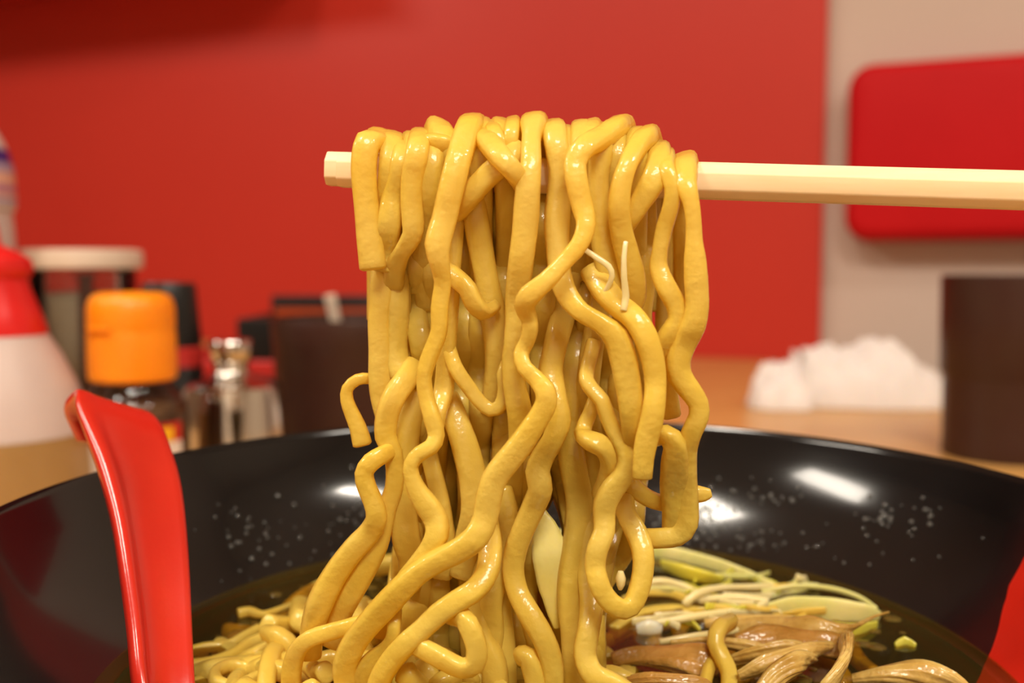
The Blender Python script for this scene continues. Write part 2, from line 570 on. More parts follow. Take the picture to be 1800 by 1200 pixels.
def cushion():
    yw = 1.26
    a = P(1497, 420, 1000 * (wall_y(.44) - .02))
    x0 = a.x
    x1 = x0 + 0.36
    zt = P(1500, 112, 1000 * (wall_y(.45) - .03)).z
    zb = P(1500, 424, 1000 * (wall_y(.45) - .03)).z
    bm = bmesh.new()
    bmesh.ops.create_cube(bm, size=1.0)
    L = (x1 - x0) / tt.x
    for v in bm.verts:
        v.co = Vector((v.co.x * L, v.co.y * .06, v.co.z * (zt - zb)))
    bmesh.ops.bevel(bm, geom=[e for e in bm.edges if abs((e.verts[0].co - e.verts[1].co).y) > .05], offset=.03, segments=6, profile=.5, affect='EDGES')
    bmesh.ops.bevel(bm, geom=[e for e in bm.edges if abs(e.verts[0].co.y - e.verts[1].co.y) < .001 and e.verts[0].co.y < 0], offset=.018, segments=5, profile=.5, affect='EDGES')
    xm = (x0 + x1) / 2
    c = Vector((xm, wall_y(xm), 0)) - Vector((nn.x, nn.y, 0)) * .0125
    Mx = Matrix.Translation((c.x, c.y, (zt + zb) / 2)) @ Matrix.Rotation(math.atan(SL), 4, 'Z')
    bmesh.ops.transform(bm, matrix=Mx, verts=bm.verts)
    me = bpy.data.meshes.new('pad')
    bm.to_mesh(me)
    bm.free()
    link('pad', me, M['vinyl_red'], t)
    me.set_sharp_from_angle(angle=math.radians(50))


cushion()

# ------------------------------------------------------------------ ramen bowl
BC = (0.008, 0.178)
IN = [(103.6, 81.0), (102.4, 77.5), (100.4, 72.5), (97.0, 66.0), (92.2, 59.5), (85.3, 52.5), (76.5, 45.5), (66, 38.5), (54, 31.5), (40, 25.5), (26, 21.5), (12, 19.6), (0, 19.2)]
OUT = [(0, 6), (38, 6), (40, 0), (45, 0), (46, 8), (58, 15), (70, 24), (80, 34), (88, 44), (95, 55), (100, 65), (104, 75), (105.5, 79.5), (105.2, 81.2), (104.4, 81.8)]
SOUP = 50.4
SZ = TZ + SOUP * MM


def smooth_prof(pr, k=3):
    pts = [(Vector((r, z, 0)),) for r, z in pr]
    out = []
    n = len(pts)
    for i in range(n - 1):
        p0, p1, p2, p3 = pts[max(i - 1, 0)][0], pts[i][0], pts[i + 1][0], pts[min(i + 2, n - 1)][0]
        for j in range(k):
            tq = j / k
            t2, t3 = tq * tq, tq ** 3
            v = p0 * ((-t3 + 2 * t2 - tq) * .5) + p1 * ((3 * t3 - 5 * t2 + 2) * .5) + p2 * ((-3 * t3 + 4 * t2 + tq) * .5) + p3 * ((t3 - t2) * .5)
            out.append((max(v.x, 0), v.y))
    out.append(pr[-1])
    return out


bowl = empty('ramen_bowl', (BC[0], BC[1], TZ), 'large black lacquered ramen bowl with wet glossy inside', 'bowl')
lathe('bowl_shell', OUT + smooth_prof(IN), BC, M['bowl'], bowl, seg=160)


def inner_r(z):
    for (r1, z1), (r0, z0) in zip(IN, IN[1:]):
        if z0 <= z <= z1:
            return r0 + (r1 - r0) * (z - z0) / (z1 - z0)
    return IN[0][0] if z > 60 else 0


def bowl_hit(px, py):
    d = ray(px, py)
    tprev = None
    best = None
    for k in range(2000):
        y = 0.10 + k * 0.0001 * 1.0
        p = CAM + d * (y / d.y)
        z = (p.z - TZ) / MM
        r = math.hypot(p.x - BC[0], p.y - BC[1]) / MM
        if z < 81 and r >= inner_r(max(z, 9.6)) and p.y > BC[1] - .02:
            return p
    return None


# red painted swirl on the inside, lower right
edge = [(1830, 935), (1800, 985), (1776, 1030), (1765, 1070), (1757, 1110), (1742, 1150), (1728, 1180), (1722, 1200)]
hits = [bowl_hit(*e) for e in edge]
tz = []
for h in hits:
    if h is not None:
        tz.append(((h.z - TZ) / MM, math.atan2(h.y - BC[1], h.x - BC[0])))
tz.sort()


def theta_edge(z):
    if z <= tz[0][0]: return tz[0][1] - (tz[0][0] - z) * .004
    for (z0, a0), (z1, a1) in zip(tz, tz[1:]):
        if z0 <= z <= z1:
            return a0 + (a1 - a0) * (z - z0) / (z1 - z0)
    return tz[-1][1] - (z - tz[-1][0]) * .02


vs, fs = [], []
NZ_, NA = 26, 22
zlo, zhi = 47.0, 75.0
for i in range(NZ_ + 1):
    z = zlo + (zhi - zlo) * i / NZ_
    a1 = theta_edge(z)
    a0 = a1 - 0.55 * math.sin(math.pi * min(1, (zhi + .5 - z) / (zhi - zlo) * .5 + .02)) - .01
    for j in range(NA + 1):
        a = a0 + (a1 - a0) * j / NA
        r = (inner_r(z) - .28) * MM
        vs.append(Vector((BC[0] + r * math.cos(a), BC[1] + r * math.sin(a), TZ + z * MM + .0002)))
for i in range(NZ_):
    for j in range(NA):
        q = i * (NA + 1) + j
        fs.append((q, q + 1, q + NA + 2, q + NA + 1))
o = link('painted_swirl', mesh('painted_swirl', vs, fs), M['bowl_red'], bowl)
tag(o, 'bright red painted swirl on the black inside')


def bead_mesh(name, items, m, parent, seg=8, rings=4, flat=.6, kind='stuff'):
    """items: (centre, normal, radius)"""
    vs, fs = [], []
    for c, n, r in items:
        n = n.normalized()
        a = n.orthogonal().normalized()
        b = n.cross(a)
        base = len(vs)
        vs.append(c + n * r * flat)
        for i in range(1, rings + 1):
            ph = math.pi / 2 * i / rings
            for k in range(seg):
                th = 2 * math.pi * k / seg
                vs.append(c + (a * math.cos(th) + b * math.sin(th)) * r * math.sin(ph) + n * r * flat * math.cos(ph))
        for k in range(seg):
            fs.append((base, base + 1 + k, base + 1 + (k + 1) % seg))
        for i in range(rings - 1):
            for k in range(seg):
                p = base + 1 + i * seg
                fs.append((p + k, p + seg + k, p + seg + (k + 1) % seg, p + (k + 1) % seg))
    o = link(name, mesh(name, vs, fs), m, parent)
    return tag(o, kind=kind)


rnd = random.Random(5)
drops = []


def bowl_normal(p):
    z = (p.z - TZ) / MM
    s = (inner_r(min(z + 2, 80)) - inner_r(z - 2)) / 4.0
    a = math.atan2(p.y - BC[1], p.x - BC[0])
    return Vector((-math.cos(a), -math.sin(a), s)).normalized()


def scatter(px, py, sx, sy, n, r0, r1):
    for _ in range(n):
        x, y = rnd.gauss(px, sx), rnd.gauss(py, sy)
        h = bowl_hit(x, y)
        if h is None: continue
        zz = (h.z - TZ) / MM
        if zz < SOUP + .6 or zz > 78: continue
        drops.append((h, bowl_normal(h), rnd.uniform(r0, r1) * MM))


scatter(1215, 905, 30, 28, 170, .25, .75)
scatter(1340, 870, 55, 14, 26, .25, .7)
scatter(1570, 905, 50, 18, 30, .3, .75)
scatter(1440, 960, 140, 25, 18, .2, .5)
scatter(530, 960, 80, 40, 46, .25, .7)
scatter(640, 890, 40, 30, 30, .25, .6)
scatter(420, 930, 60, 30, 14, .25, .6)
scatter(880, 900, 120, 30, 60, .25, .7)
scatter(1330, 960, 60, 18, 30, .25, .6)
bead_mesh('water_droplets', drops, M['drop'], bowl, seg=10, rings=5, flat=.95)

# ------------------------------------------------------------------ broth
soup = empty('broth', (BC[0], BC[1], SZ), 'clear golden brown broth filling the black bowl', 'broth')
RS = inner_r(SOUP) + .3
lathe('broth_surface', [(RS + .9, SOUP + 1.7), (RS - .1, SOUP + .8), (RS - 1.2, SOUP + .3), (RS - 2.6, SOUP + .06), (RS - 4, SOUP)] + [(RS - 4 - k * (RS - 4) / 12, SOUP) for k in range(1, 12)] + [(0, SOUP)], BC, M['broth'], soup, seg=128)
beads = []
for _ in range(420):
    a, r = rnd.uniform(0, 2 * math.pi), RS * math.sqrt(rnd.random()) * .97
    c = Vector((BC[0] + r * MM * math.cos(a), BC[1] + r * MM * math.sin(a), SZ + .0001))
    beads.append((c, Vector((0, 0, 1)), rnd.choice((.5, .7, .9, 1.2, 2.0)) * MM * rnd.uniform(.7, 1.3)))
bead_mesh('oil_beads', beads, M['oil'], soup, flat=.22)

# ------------------------------------------------------------------ chopsticks
def base_y(x):
    return 170.0 - (x - 600.0) * 0.0110


def stick(name, pts, h, wd, label):
    """octagonal bar through points; pts: Vector along axis"""
    n = len(pts)
    vs, fs = [], []
    ax = (pts[-1] - pts[0]).normalized()
    side = Vector((ax.y, -ax.x, 0)).normalized()      # towards the camera
    up = side.cross(ax).normalized()
    if up.z < 0: up = -up
    rows = []
    for i, p in enumerate(pts):
        hh, ww = h[i] / 2 * MM, wd[i] / 2 * MM
        ch = .28
        prof = [(-1, -1 + 2 * ch * .8), (-1 + 2 * ch * .8, -1), (1 - 2 * ch * .8, -1), (1, -1 + 2 * ch * .8), (1, 1 - 2 * ch), (1 - 2 * ch, 1), (-1 + 2 * ch, 1), (-1, 1 - 2 * ch)]
        row = []
        for a, b in prof:
            row.append(len(vs))
            vs.append(p + side * a * ww + up * b * hh)
        rows.append(row)
    for a, b in zip(rows, rows[1:]):
        for k in range(8):
            fs.append((a[k], a[(k + 1) % 8], b[(k + 1) % 8], b[k]))
    fs.append(tuple(rows[0]))
    fs.append(tuple(reversed(rows[-1])))
    me = mesh(name, vs, fs)
    fix_normals(me)
    bm = bmesh.new()
    bm.from_mesh(me)
    bmesh.ops.bevel(bm, geom=list(bm.edges), offset=.00025, segments=2, profile=.5, affect='EDGES')
    bm.to_mesh(me)
    bm.free()
    o = link(name, me, M['chop'])
    me.set_sharp_from_angle(angle=math.radians(28))
    return tag(o, label, 'chopstick', 'pair of wooden chopsticks')


def stick_pts(xs, y0, y1, off):
    out = []
    for x in xs:
        y = y0 + (y1 - y0) * (x - 590) / (1800 - 590)
        out.append(P(x, y, base_y(x) + off))
    return out


A_, B_ = stick_pts([598, 2500], 299, 337, -2.2)
stick('chopstick', [A_, A_.lerp(B_, .5), B_], [5.7, 5.6, 5.7], [5.4, 5.6, 5.9], 'pale wooden chopstick nearer the viewer, noodles draped over it')
A_, B_ = stick_pts([577, 2440], 297, 331, 4.0)
stick('chopstick', [A_, A_.lerp(B_, .5), B_], [5.9, 5.6, 5.6], [5.2, 5.6, 5.9], 'pale wooden chopstick behind the other, tip sticking out furthest left')

# ------------------------------------------------------------------ hanging noodles
# (label, over the chopsticks?, default d, default width, [(x, y[, d[, w]]), ...]); d: mm behind (+) or before (-) the lifting plane
S = [
 ('wide noodle at the far left of the bundle, cut end halfway down', 1, -9, 46, [(668, 243, 1, 44), (646, 250, -6, 44), (640, 285, -9), (641, 330), (646, 380), (651, 430), (656, 470, -9, 46)]),
 ('noodle hanging right beside the wide leftmost one', 1, -7, 40, [(712, 258, -2, 40), (706, 285), (698, 320, -7, 34), (690, 350, -8, 40), (684, 395, -9, 42), (678, 440), (672, 474)]),
 ('third noodle from the left, curving down to the left', 1, -10, 37, [(740, 240, -2, 38), (733, 268), (725, 310), (723, 350), (726, 392), (724, 415, -10, 34), (708, 442, -9, 30), (695, 468, -7), (692, 500, -5)]),
 ('noodle hanging between the third strand and the zigzag one', 1, -8, 42, [(764, 250, 0, 42), (760, 285, -8), (752, 340, -8), (746, 400, -6), (742, 470, -3, 36), (750, 540, 0, 36)]),
 ('knobbly noodle loop standing highest above the left of the chopsticks', 0, 0, 46, [(772, 300, 12), (772, 250, 10), (769, 225, 3), (775, 238, -4), (792, 262, -7, 40), (800, 300, -6, 36)]),
 ('short noodle lying along the chopsticks under the knobbly loop', 0, -5, 34, [(733, 268, -3), (750, 252, -6), (778, 254, -8), (806, 264, -6)]),
 ('long wavy noodle, left of centre, zigzagging to the soup', 1, -13, 42, [(832, 216, -1, 44), (818, 240, -9, 44), (804, 288, -13, 44), (791, 340, -14, 45), (781, 385, -14, 44), (769, 430, -15, 44), (773, 465, -15, 34), (778, 495, -14, 30), (773, 540, -14, 31), (772, 580, -14, 28), (764, 605, -14, 28), (752, 635, -14, 29), (745, 665, -14, 28), (750, 700, -14, 30), (760, 735, -15, 31), (767, 765, -15, 29), (758, 785, -16, 28), (738, 797, -16, 28), (723, 815, -16, 27), (724, 838, -16, 28), (735, 865, -16, 34), (752, 890, -16, 40), (767, 915, -16, 42), (768, 940, -17, 42), (755, 965, -17, 38), (738, 990, -17, 40), (715, 1020, -16, 40), (690, 1060, -14, 40), (670, 1110, -10, 40)]),
 ('thin straight noodle hugging the right of the zigzag noodle', 0, -9, 30, [(812, 270, -5), (804, 330, -7), (797, 400, -7, 36), (793, 470, -8, 34), (790, 530), (786, 585), (784, 640), (779, 690), (770, 728, -11, 28), (765, 770, -10, 26)]),
 ('noodle hooking right in a U left of centre, under the chopsticks', 0, -10, 40, [(788, 478, -9, 34), (806, 492, -11), (822, 508, -12), (832, 530, -12, 36), (850, 548, -11, 34), (868, 540, -8, 30)]),
 ('soft orange noodle hanging left of the centre strand', 0, -6, 42, [(834, 258, -6), (830, 325, -7), (838, 390, -7), (846, 440, -6), (856, 495), (866, 550), (873, 610, -6, 44), (873, 660, -5, 44), (866, 720, -4)]),
 ('slanting noodle crossing to the right below the chopsticks, left of centre', 1, -9, 36, [(838, 232, -2, 36), (858, 250, -10), (882, 278, -14, 38), (906, 305, -14), (924, 332, -9)]),
 ('slanting noodle crossing down to the left behind the zigzag noodle', 0, -8, 38, [(914, 264, -8), (882, 288, -11), (852, 314, -11.5), (825, 345, -11.5, 40), (800, 372, -9)]),
 ('short noodle hump at the top centre of the chopsticks', 1, -6, 30, [(862, 222, -1, 30), (872, 240, -6), (884, 268, -7)]),
 ('narrow noodle hump beside the centre strand', 1, -7, 26, [(902, 213, 0, 26), (899, 235, -6, 26), (897, 265, -8)]),
 ('straight noodle hanging from the top centre down the middle', 1, -12, 44, [(940, 214, 0, 46), (934, 245, -9, 34), (933, 290, -12, 36), (928, 330, -13, 43), (925, 375, -13, 45), (922, 410, -13, 44), (917, 450, -13, 43), (912, 490, -12, 42), (907, 530, -11, 40), (904, 570, -11, 36), (902, 610, -11, 36), (900, 640, -11, 36), (905, 680, -11, 40), (912, 715, -11, 44), (918, 755, -10, 50), (916, 790, -9, 50)]),
 ('long noodle with a sharp diagonal kink across the middle of the bundle', 1, -15, 42, [(1094, 219, 0, 44), (1062, 240, -7, 42), (1028, 258, -13, 40), (1011, 285, -14, 40), (1014, 320, -15, 40), (1023, 360, -15, 38), (1030, 395, -16, 34), (1018, 430, -17, 31), (990, 462, -18, 28), (960, 494, -19, 32), (932, 518, -19, 38), (922, 538, -18, 34), (930, 560, -17, 27), (932, 580, -17, 26), (925, 603, -16, 26), (916, 622, -16, 27), (922, 645, -17, 28), (942, 665, -17, 30), (958, 685, -18, 36), (960, 708, -18, 38), (948, 732, -18, 37), (932, 757, -18, 40), (912, 785, -18, 43), (888, 815, -18, 44), (868, 843, -18, 44), (859, 875, -18, 46), (853, 910, -18, 44), (838, 942, -19, 44), (808, 966, -19, 42), (772, 984, -19, 42), (738, 1004, -19, 44), (708, 1032, -19, 46), (676, 1066, -18, 48), (645, 1100, -17, 46), (620, 1135, -16, 44), (606, 1175, -15, 42), (618, 1230, -14, 40), (650, 1290, -12, 40)]),
 ('noodle curving right then joining the pair of thick strands', 1, -10, 40, [(972, 226, 0, 44), (978, 255, -8, 42), (984, 300, -9, 40), (982, 345, -9, 40), (979, 390, -10, 42), (981, 440, -11, 42), (985, 485, -12, 40), (998, 520, -13, 38), (1022, 548, -14, 36), (1056, 568, -15, 36), (1082, 592, -15, 44), (1096, 632, -15, 46), (1104, 675, -15, 46), (1110, 715, -15, 44), (1113, 750, -14, 40), (1112, 780, -12, 34)]),
 ('thick noodle right of centre ending in a rounded cut tip', 0, -15, 42, [(1040, 476, -8), (1062, 508, -11), (1085, 535, -13), (1112, 556, -15, 42), (1133, 588, -16, 42), (1147, 630, -16, 40), (1152, 672, -16, 40), (1150, 710, -17, 40), (1144, 745, -17, 40), (1136, 775, -17, 38), (1131, 805, -17, 35), (1129, 838, -17, 34)]),
 ('noodle hanging between the kinked strand and the next to its right', 1, -8, 40, [(1048, 232, -1, 42), (1056, 262, -7), (1052, 310, -9, 36), (1051, 355, -9, 40), (1056, 400, -9, 42), (1064, 445, -9, 44), (1072, 490, -9, 44), (1078, 530, -9, 40)]),
 ('noodle draped right of the kinked strand, swelling below', 1, -11, 36, [(1142, 236, -1, 40), (1122, 256, -8, 36), (1104, 288, -12, 33), (1092, 325, -13, 35), (1088, 365, -13, 38), (1092, 405, -12, 38), (1102, 445, -11, 40), (1112, 485, -10, 44), (1116, 520, -9, 42), (1106, 550, -8, 36)]),
 ('noodle hump at the top right, folding back to the left below the chopsticks', 1, -9, 40, [(1158, 262, 0, 40), (1158, 288, -9, 42), (1146, 322, -11, 44), (1128, 352, -11, 38), (1112, 380, -11, 32), (1098, 402, -10, 30)]),
 ('noodle bowing out right of the folded one with a bend below', 1, -11, 30, [(1170, 272, -1, 32), (1172, 298, -11, 30), (1182, 328, -12, 29), (1180, 360, -12, 28), (1168, 400, -11, 28), (1160, 440, -11, 28), (1158, 470, -11, 34), (1170, 502, -12, 36), (1188, 535, -12, 34), (1192, 562, -12, 34), (1178, 588, -12, 38), (1164, 615, -11, 40), (1163, 650, -9, 40), (1172, 690, -7, 36), (1180, 730, -6, 34)]),
 ('rightmost noodle hooked square over the chopsticks, hanging apart then zigzagging', 1, -13, 30, [(1205, 283, -1, 44), (1203, 300, -9, 44), (1206, 325, -12, 36), (1214, 352, -13, 29), (1219, 385, -13, 28), (1220, 420, -13, 30), (1222, 460, -13, 38), (1224, 500, -13, 42), (1225, 540, -13, 44), (1218, 572, -13, 46), (1203, 602, -12, 42), (1192, 632, -12, 42), (1195, 660, -12, 42), (1212, 685, -12, 40), (1227, 708, -12, 36), (1228, 732, -12, 34), (1217, 757, -12, 34), (1208, 785, -11, 36), (1206, 830, -10, 38), (1207, 880, -9, 40), (1207, 920, -9, 42), (1190, 941, -9, 40), (1150, 946, -9, 36), (1118, 946, -7, 34)]),
 ('broad noodle hanging inside the lower right corner of the bundle', 0, -10, 44, [(1150, 770, -10, 30), (1170, 764, -13, 36), (1186, 782, -13, 40), (1186, 820, -11, 46), (1186, 860, -9, 50), (1190, 905, -8, 50), (1186, 940, -7, 44)]),
 ('stub of a noodle poking out at the lower right', 0, -6, 30, [(1196, 868, -4, 34), (1222, 868, -6, 32), (1238, 868, -6, 26), (1249, 866, -6, 16)]),
 ('small bridge noodle above the dark gap at the lower right', 0, -7, 30, [(1108, 850, -8, 34), (1128, 868, -8, 30), (1150, 880, -7, 28), (1180, 886, -5, 28)]),
 ('noodle coming in from the right centre and looping at the bottom right', 0, -13, 36, [(1044, 600, -7, 26), (1033, 645, -9, 26), (1031, 668, -11, 26), (1042, 686, -12, 27), (1058, 704, -13, 27), (1067, 730, -13, 27), (1079, 757, -13, 27), (1094, 782, -13, 30), (1102, 808, -13, 34), (1096, 835, -13, 38), (1078, 858, -13, 42), (1064, 884, -13, 42), (1062, 908, -13, 40), (1062, 935, -14, 40), (1051, 962, -15, 40), (1046, 992, -15, 38), (1051, 1020, -16, 38), (1064, 1048, -16, 38), (1086, 1068, -16, 38), (1108, 1066, -15, 36), (1122, 1040, -14, 36), (1130, 1005, -13, 36), (1130, 970, -12, 38), (1118, 935, -10, 38), (1100, 900, -9, 34), (1098, 870, -8, 34)]),
 ('curl of noodle bulging out right of the middle', 0, -12, 36, [(1050, 690, -8, 26), (1036, 728, -9, 26), (1024, 760, -10, 30), (1040, 775, -13, 36), (1062, 786, -13, 38), (1074, 810, -12, 38), (1070, 840, -10, 38), (1058, 870, -8)]),
 ('long straight orange noodle hanging behind the right centre strands', 0, -5, 44, [(1000, 480, -2), (992, 540), (978, 600, -7), (968, 650, -8), (974, 700, -10), (982, 738, -11), (972, 772, -11, 40), (955, 800, -10, 41), (945, 828, -10, 42), (950, 858, -10, 42), (938, 890, -9, 42), (922, 925, -9, 40), (908, 960, -9, 40), (902, 1000, -9, 40), (910, 1040, -10, 40), (930, 1078, -12, 42), (952, 1115, -13, 40), (968, 1155, -13, 40), (974, 1200, -13, 38), (970, 1260, -12)]),
 ('straight noodle hanging deep in the right centre', 0, -3, 46, [(1030, 480, 0), (1018, 560), (1006, 640, -4), (1002, 700, -5), (1002, 760, -5), (1008, 820, -5, 48), (1018, 880, -4), (1016, 940, -4), (1006, 1000, -5), (1004, 1060, -6), (1010, 1120, -7), (1014, 1200, -7), (1016, 1270, -7)]),
 ('noodle hanging deep right of centre beside the straight one', 0, -3, 40, [(1058, 500, -2), (1048, 570, -4), (1038, 630, -5), (1030, 690, -5, 42), (1036, 750, -4), (1042, 820, -3), (1044, 880, -3), (1038, 950, -4, 44), (1036, 1010, -6, 42), (1040, 1060, -9, 44), (1034, 1110, -12, 40), (1028, 1150, -13, 40), (1044, 1186, -14, 40), (1080, 1204, -14, 38), (1120, 1230, -14, 36)]),
 ('U-shaped noodle sagging in the left centre of the bundle', 0, -8, 26, [(788, 610, -8, 26), (800, 645, -9, 26), (822, 678, -9, 26), (842, 704, -9, 26), (862, 720, -9, 27), (880, 712, -9, 26), (888, 685, -9, 28), (886, 658, -9, 28), (892, 638, -8, 24)]),
 ('left edge noodle hanging straight below the wide cut one', 0, -4, 40, [(668, 420, -2), (672, 470, -4), (671, 510, -5, 42), (666, 560, -5, 40), (668, 610), (669, 660), (672, 700, -5, 38), (682, 740, -5, 40), (684, 775, -5, 40)]),
 ('noodle inside the left edge, next to the dark slit', 0, -3, 42, [(695, 440, -3), (698, 500, -4, 40), (698, 560, -4, 42), (696, 620, -4, 44), (706, 660, -5, 40)]),
 ('noodle slanting down left to the lower left loop', 0, -8, 40, [(728, 640, -4, 36), (712, 668, -7, 40), (692, 698, -9, 40), (680, 732, -9, 40), (678, 768, -9, 40), (690, 795, -9, 36), (694, 825, -9, 32), (692, 858, -9, 32), (682, 888, -9, 34), (672, 918, -9, 40), (660, 955, -9, 44), (640, 1000, -9, 44), (616, 1045, -9, 44), (596, 1085, -8, 42), (585, 1130, -7)]),
 ('curled noodle bulging left above the black bowl, lower left', 0, -10, 32, [(694, 786, -8, 28), (674, 798, -11, 32), (652, 812, -12, 34), (640, 832, -12, 32), (645, 856, -12, 32), (656, 882, -12, 34), (662, 908, -12, 38), (650, 935, -11, 40), (622, 965, -11, 42), (592, 1005, -11, 44), (566, 1052, -11, 44), (550, 1100, -10, 42), (545, 1150, -8)]),
 ('short noodle loop sticking out to the left with a cut end', 0, -4, 24, [(668, 668, -1, 20), (648, 665, -4, 20), (628, 667, -5, 21), (611, 682, -5, 22), (610, 703, -5, 24), (618, 725, -5, 27), (628, 748, -5, 30), (634, 768, -5, 33), (637, 780, -5, 34)]),
 ('noodle hanging behind the zigzag strand, lower left', 0, -7, 44, [(730, 690, -3), (718, 750, -5), (712, 800, -6), (708, 850, -7), (710, 900, -7, 46), (714, 945, -7, 46), (724, 985, -6, 44), (720, 1030, -5)]),
 ('noodle wedge to the left of the dark slanting gap', 0, -7, 32, [(752, 790, -5), (762, 830, -7), (772, 870, -7, 32), (778, 910, -7, 34), (782, 960, -6, 40), (776, 1010, -5)]),
 ('noodle slanting down right of the dark gap', 0, -7, 44, [(786, 700, -4), (806, 750, -7, 46), (822, 800, -8, 48), (832, 850, -8, 48), (832, 900, -8, 44), (822, 950, -7), (812, 1010, -6)]),
 ('diagonal noodle running down left to the pile of noodles, second of two', 0, -17, 40, [(848, 880, -7), (858, 925, -10), (862, 965, -13), (856, 1005, -16, 40), (836, 1035, -18, 40), (804, 1056, -19, 40), (772, 1078, -19, 40), (744, 1104, -19, 38), (716, 1130, -19, 40), (690, 1158, -18, 40), (668, 1195, -17, 40), (655, 1250, -15)]),
 ('triangle loop of noodle at the bottom left of centre', 0, -19, 37, [(790, 1080, -16, 34), (814, 1086, -19, 36), (829, 1110, -20, 38), (838, 1140, -20, 40), (834, 1166, -20, 40), (812, 1174, -20, 38), (782, 1160, -20, 38), (752, 1144, -20, 36), (728, 1132, -18, 34)]),
 ('short upright noodle between the two diagonal strands', 0, -17, 25, [(694, 1072, -15), (693, 1095, -17), (690, 1120, -17), (676, 1140, -16), (650, 1165, -15, 34), (636, 1200, -14, 40), (640, 1260, -12, 40)]),
 ('noodle arching sideways at the left foot of the bundle', 0, -12, 32, [(672, 1080, -12, 26), (645, 1090, -14, 26), (610, 1102, -14, 28), (575, 1112, -13, 30), (545, 1122, -13, 32), (522, 1145, -12, 34), (512, 1185, -11, 34), (515, 1240, -10)]),
 ('straight orange noodle hanging in the middle down to the soup', 0, -3, 44, [(880, 560, 0), (884, 640, -1), (888, 720, -2), (886, 800, -2), (882, 870, -3), (880, 940, -4), (878, 1010, -5), (880, 1080, -6), (886, 1150, -7), (890, 1250, -7)]),
 ('short cut noodle end upright at the bottom centre', 0, -13, 42, [(914, 1152, -12, 34), (928, 1155, -13, 36), (938, 1180, -13, 38), (944, 1215, -13), (945, 1260, -12)]),
 ('orange noodle filling the lower middle, left of the straight one', 0, -5, 46, [(850, 980, -5), (848, 1030, -7), (838, 1075, -8), (846, 1120, -9), (868, 1165, -10), (872, 1230, -10)]),
 ('noodle at the lower middle, right of the kinked strand', 0, -6, 42, [(880, 860, -5), (890, 910, -6), (882, 960, -6), (872, 1010, -7), (862, 1060, -8), (866, 1110, -8), (858, 1180, -8), (850, 1250, -8)]),
 ('noodle hanging from the top right down beside the red gap', 1, 3, 34, [(1130, 262, 3, 34), (1132, 310, 2), (1136, 360, 1, 34), (1138, 410, 0, 36), (1136, 460, -3, 38), (1132, 510, -3, 38), (1126, 560, -4, 38), (1136, 610, -5, 36), (1152, 660, -5, 34)]),
]
R_ = random.Random(11)


def build_strand(label, pts3, seed, m, group=None, aspect=.80, twist=.6, **kw):
    smp = catmull(pts3, .0011)
    vs, fs = sweep(smp, seed=seed, aspect=aspect, twist=twist, wob=.13, expo=3.0, **kw)
    o = link('noodle', mesh('noodle', vs, fs), m)
    tag(o, label, 'noodle', group)
    return o


WK = 1.02


def to3(pts, d0, w0):
    out = []
    d, wd = d0, w0
    for p in pts:
        d = p[2] if len(p) > 2 else d
        wd = p[3] if len(p) > 3 else wd
        Y = base_y(p[0]) + d
        out.append((P(p[0], p[1], Y), wd * WK * Y / F * MM))
    return out


for i, (lab, over, d0, w0, pts) in enumerate(S):
    ps = list(pts)
    if over:
        x0, y0 = pts[0][0], pts[0][1]
        wd = pts[0][3] if len(pts[0]) > 3 else w0
        dx = R_.uniform(-14, 14)
        pre = [(x0 + dx * 1.5, 520 + R_.uniform(-60, 120), 15, wd * .95), (x0 + dx, 400, 15, wd * .95), (x0 + dx * .5, 315, 14, wd), (x0 + 1, y0 + 22, 11.5, wd)]
        ax_ = pts[1][0] - x0
        mid = [(x0, y0 + 3, 7, wd), (x0 + ax_ * .12, y0, 1, wd), (x0 + ax_ * .4, y0 + 6, -5.5, wd)]
        rest = []
        for p in pts[1:]:
            dd = p[2] if len(p) > 2 else d0
            ww = p[3] if len(p) > 3 else wd
            rest.append((p[0], p[1], min(dd, -8.5) if (p[1] < 345 and lab.find('beside the red gap') < 0) else dd, ww))
        ps = pre + mid + rest
        if lab.find('beside the red gap') >= 0:
            ps = pre + list(pts)
    build_strand(lab, to3(ps, d0, w0), 100 + i, M['noodle'])

# strands packed inside and behind, shaped at random but kept out of the gaps one sees through
GAPS = [(733, 520, 9, 26), (728, 622, 9, 24), (826, 700, 6, 22), (795, 868, 12, 40), (668, 845, 10, 30), (685, 945, 8, 30), (1152, 372, 12, 24), (1196, 450, 20, 60), (1155, 560, 12, 30), (1144, 885, 20, 14), (1150, 800, 5, 14), (1206, 740, 9, 30), (1108, 772, 4, 8), (1140, 858, 10, 12), (955, 960, 34, 110), (1190, 380, 14, 40)]


def avoid(x, y, hw):
    for gx, gy, rx, ry in GAPS:
        if abs(y - gy) < ry + 14:
            k = min(1.0, (ry + 14 - abs(y - gy)) / 14.0)
            need = (rx + hw)
            dx = x - gx
            if abs(dx) < need:
                x += math.copysign((need - abs(dx)) * k, dx if dx else 1)
    return x


def limits(y):
    if y < 480: return (668, 1120)
    if y < 640: return (672, 1125)
    if y < 780: return (684, 1160)
    if y < 900: return (705, 1195)
    if y < 980: return (705, 1150)
    return (640, 1055)


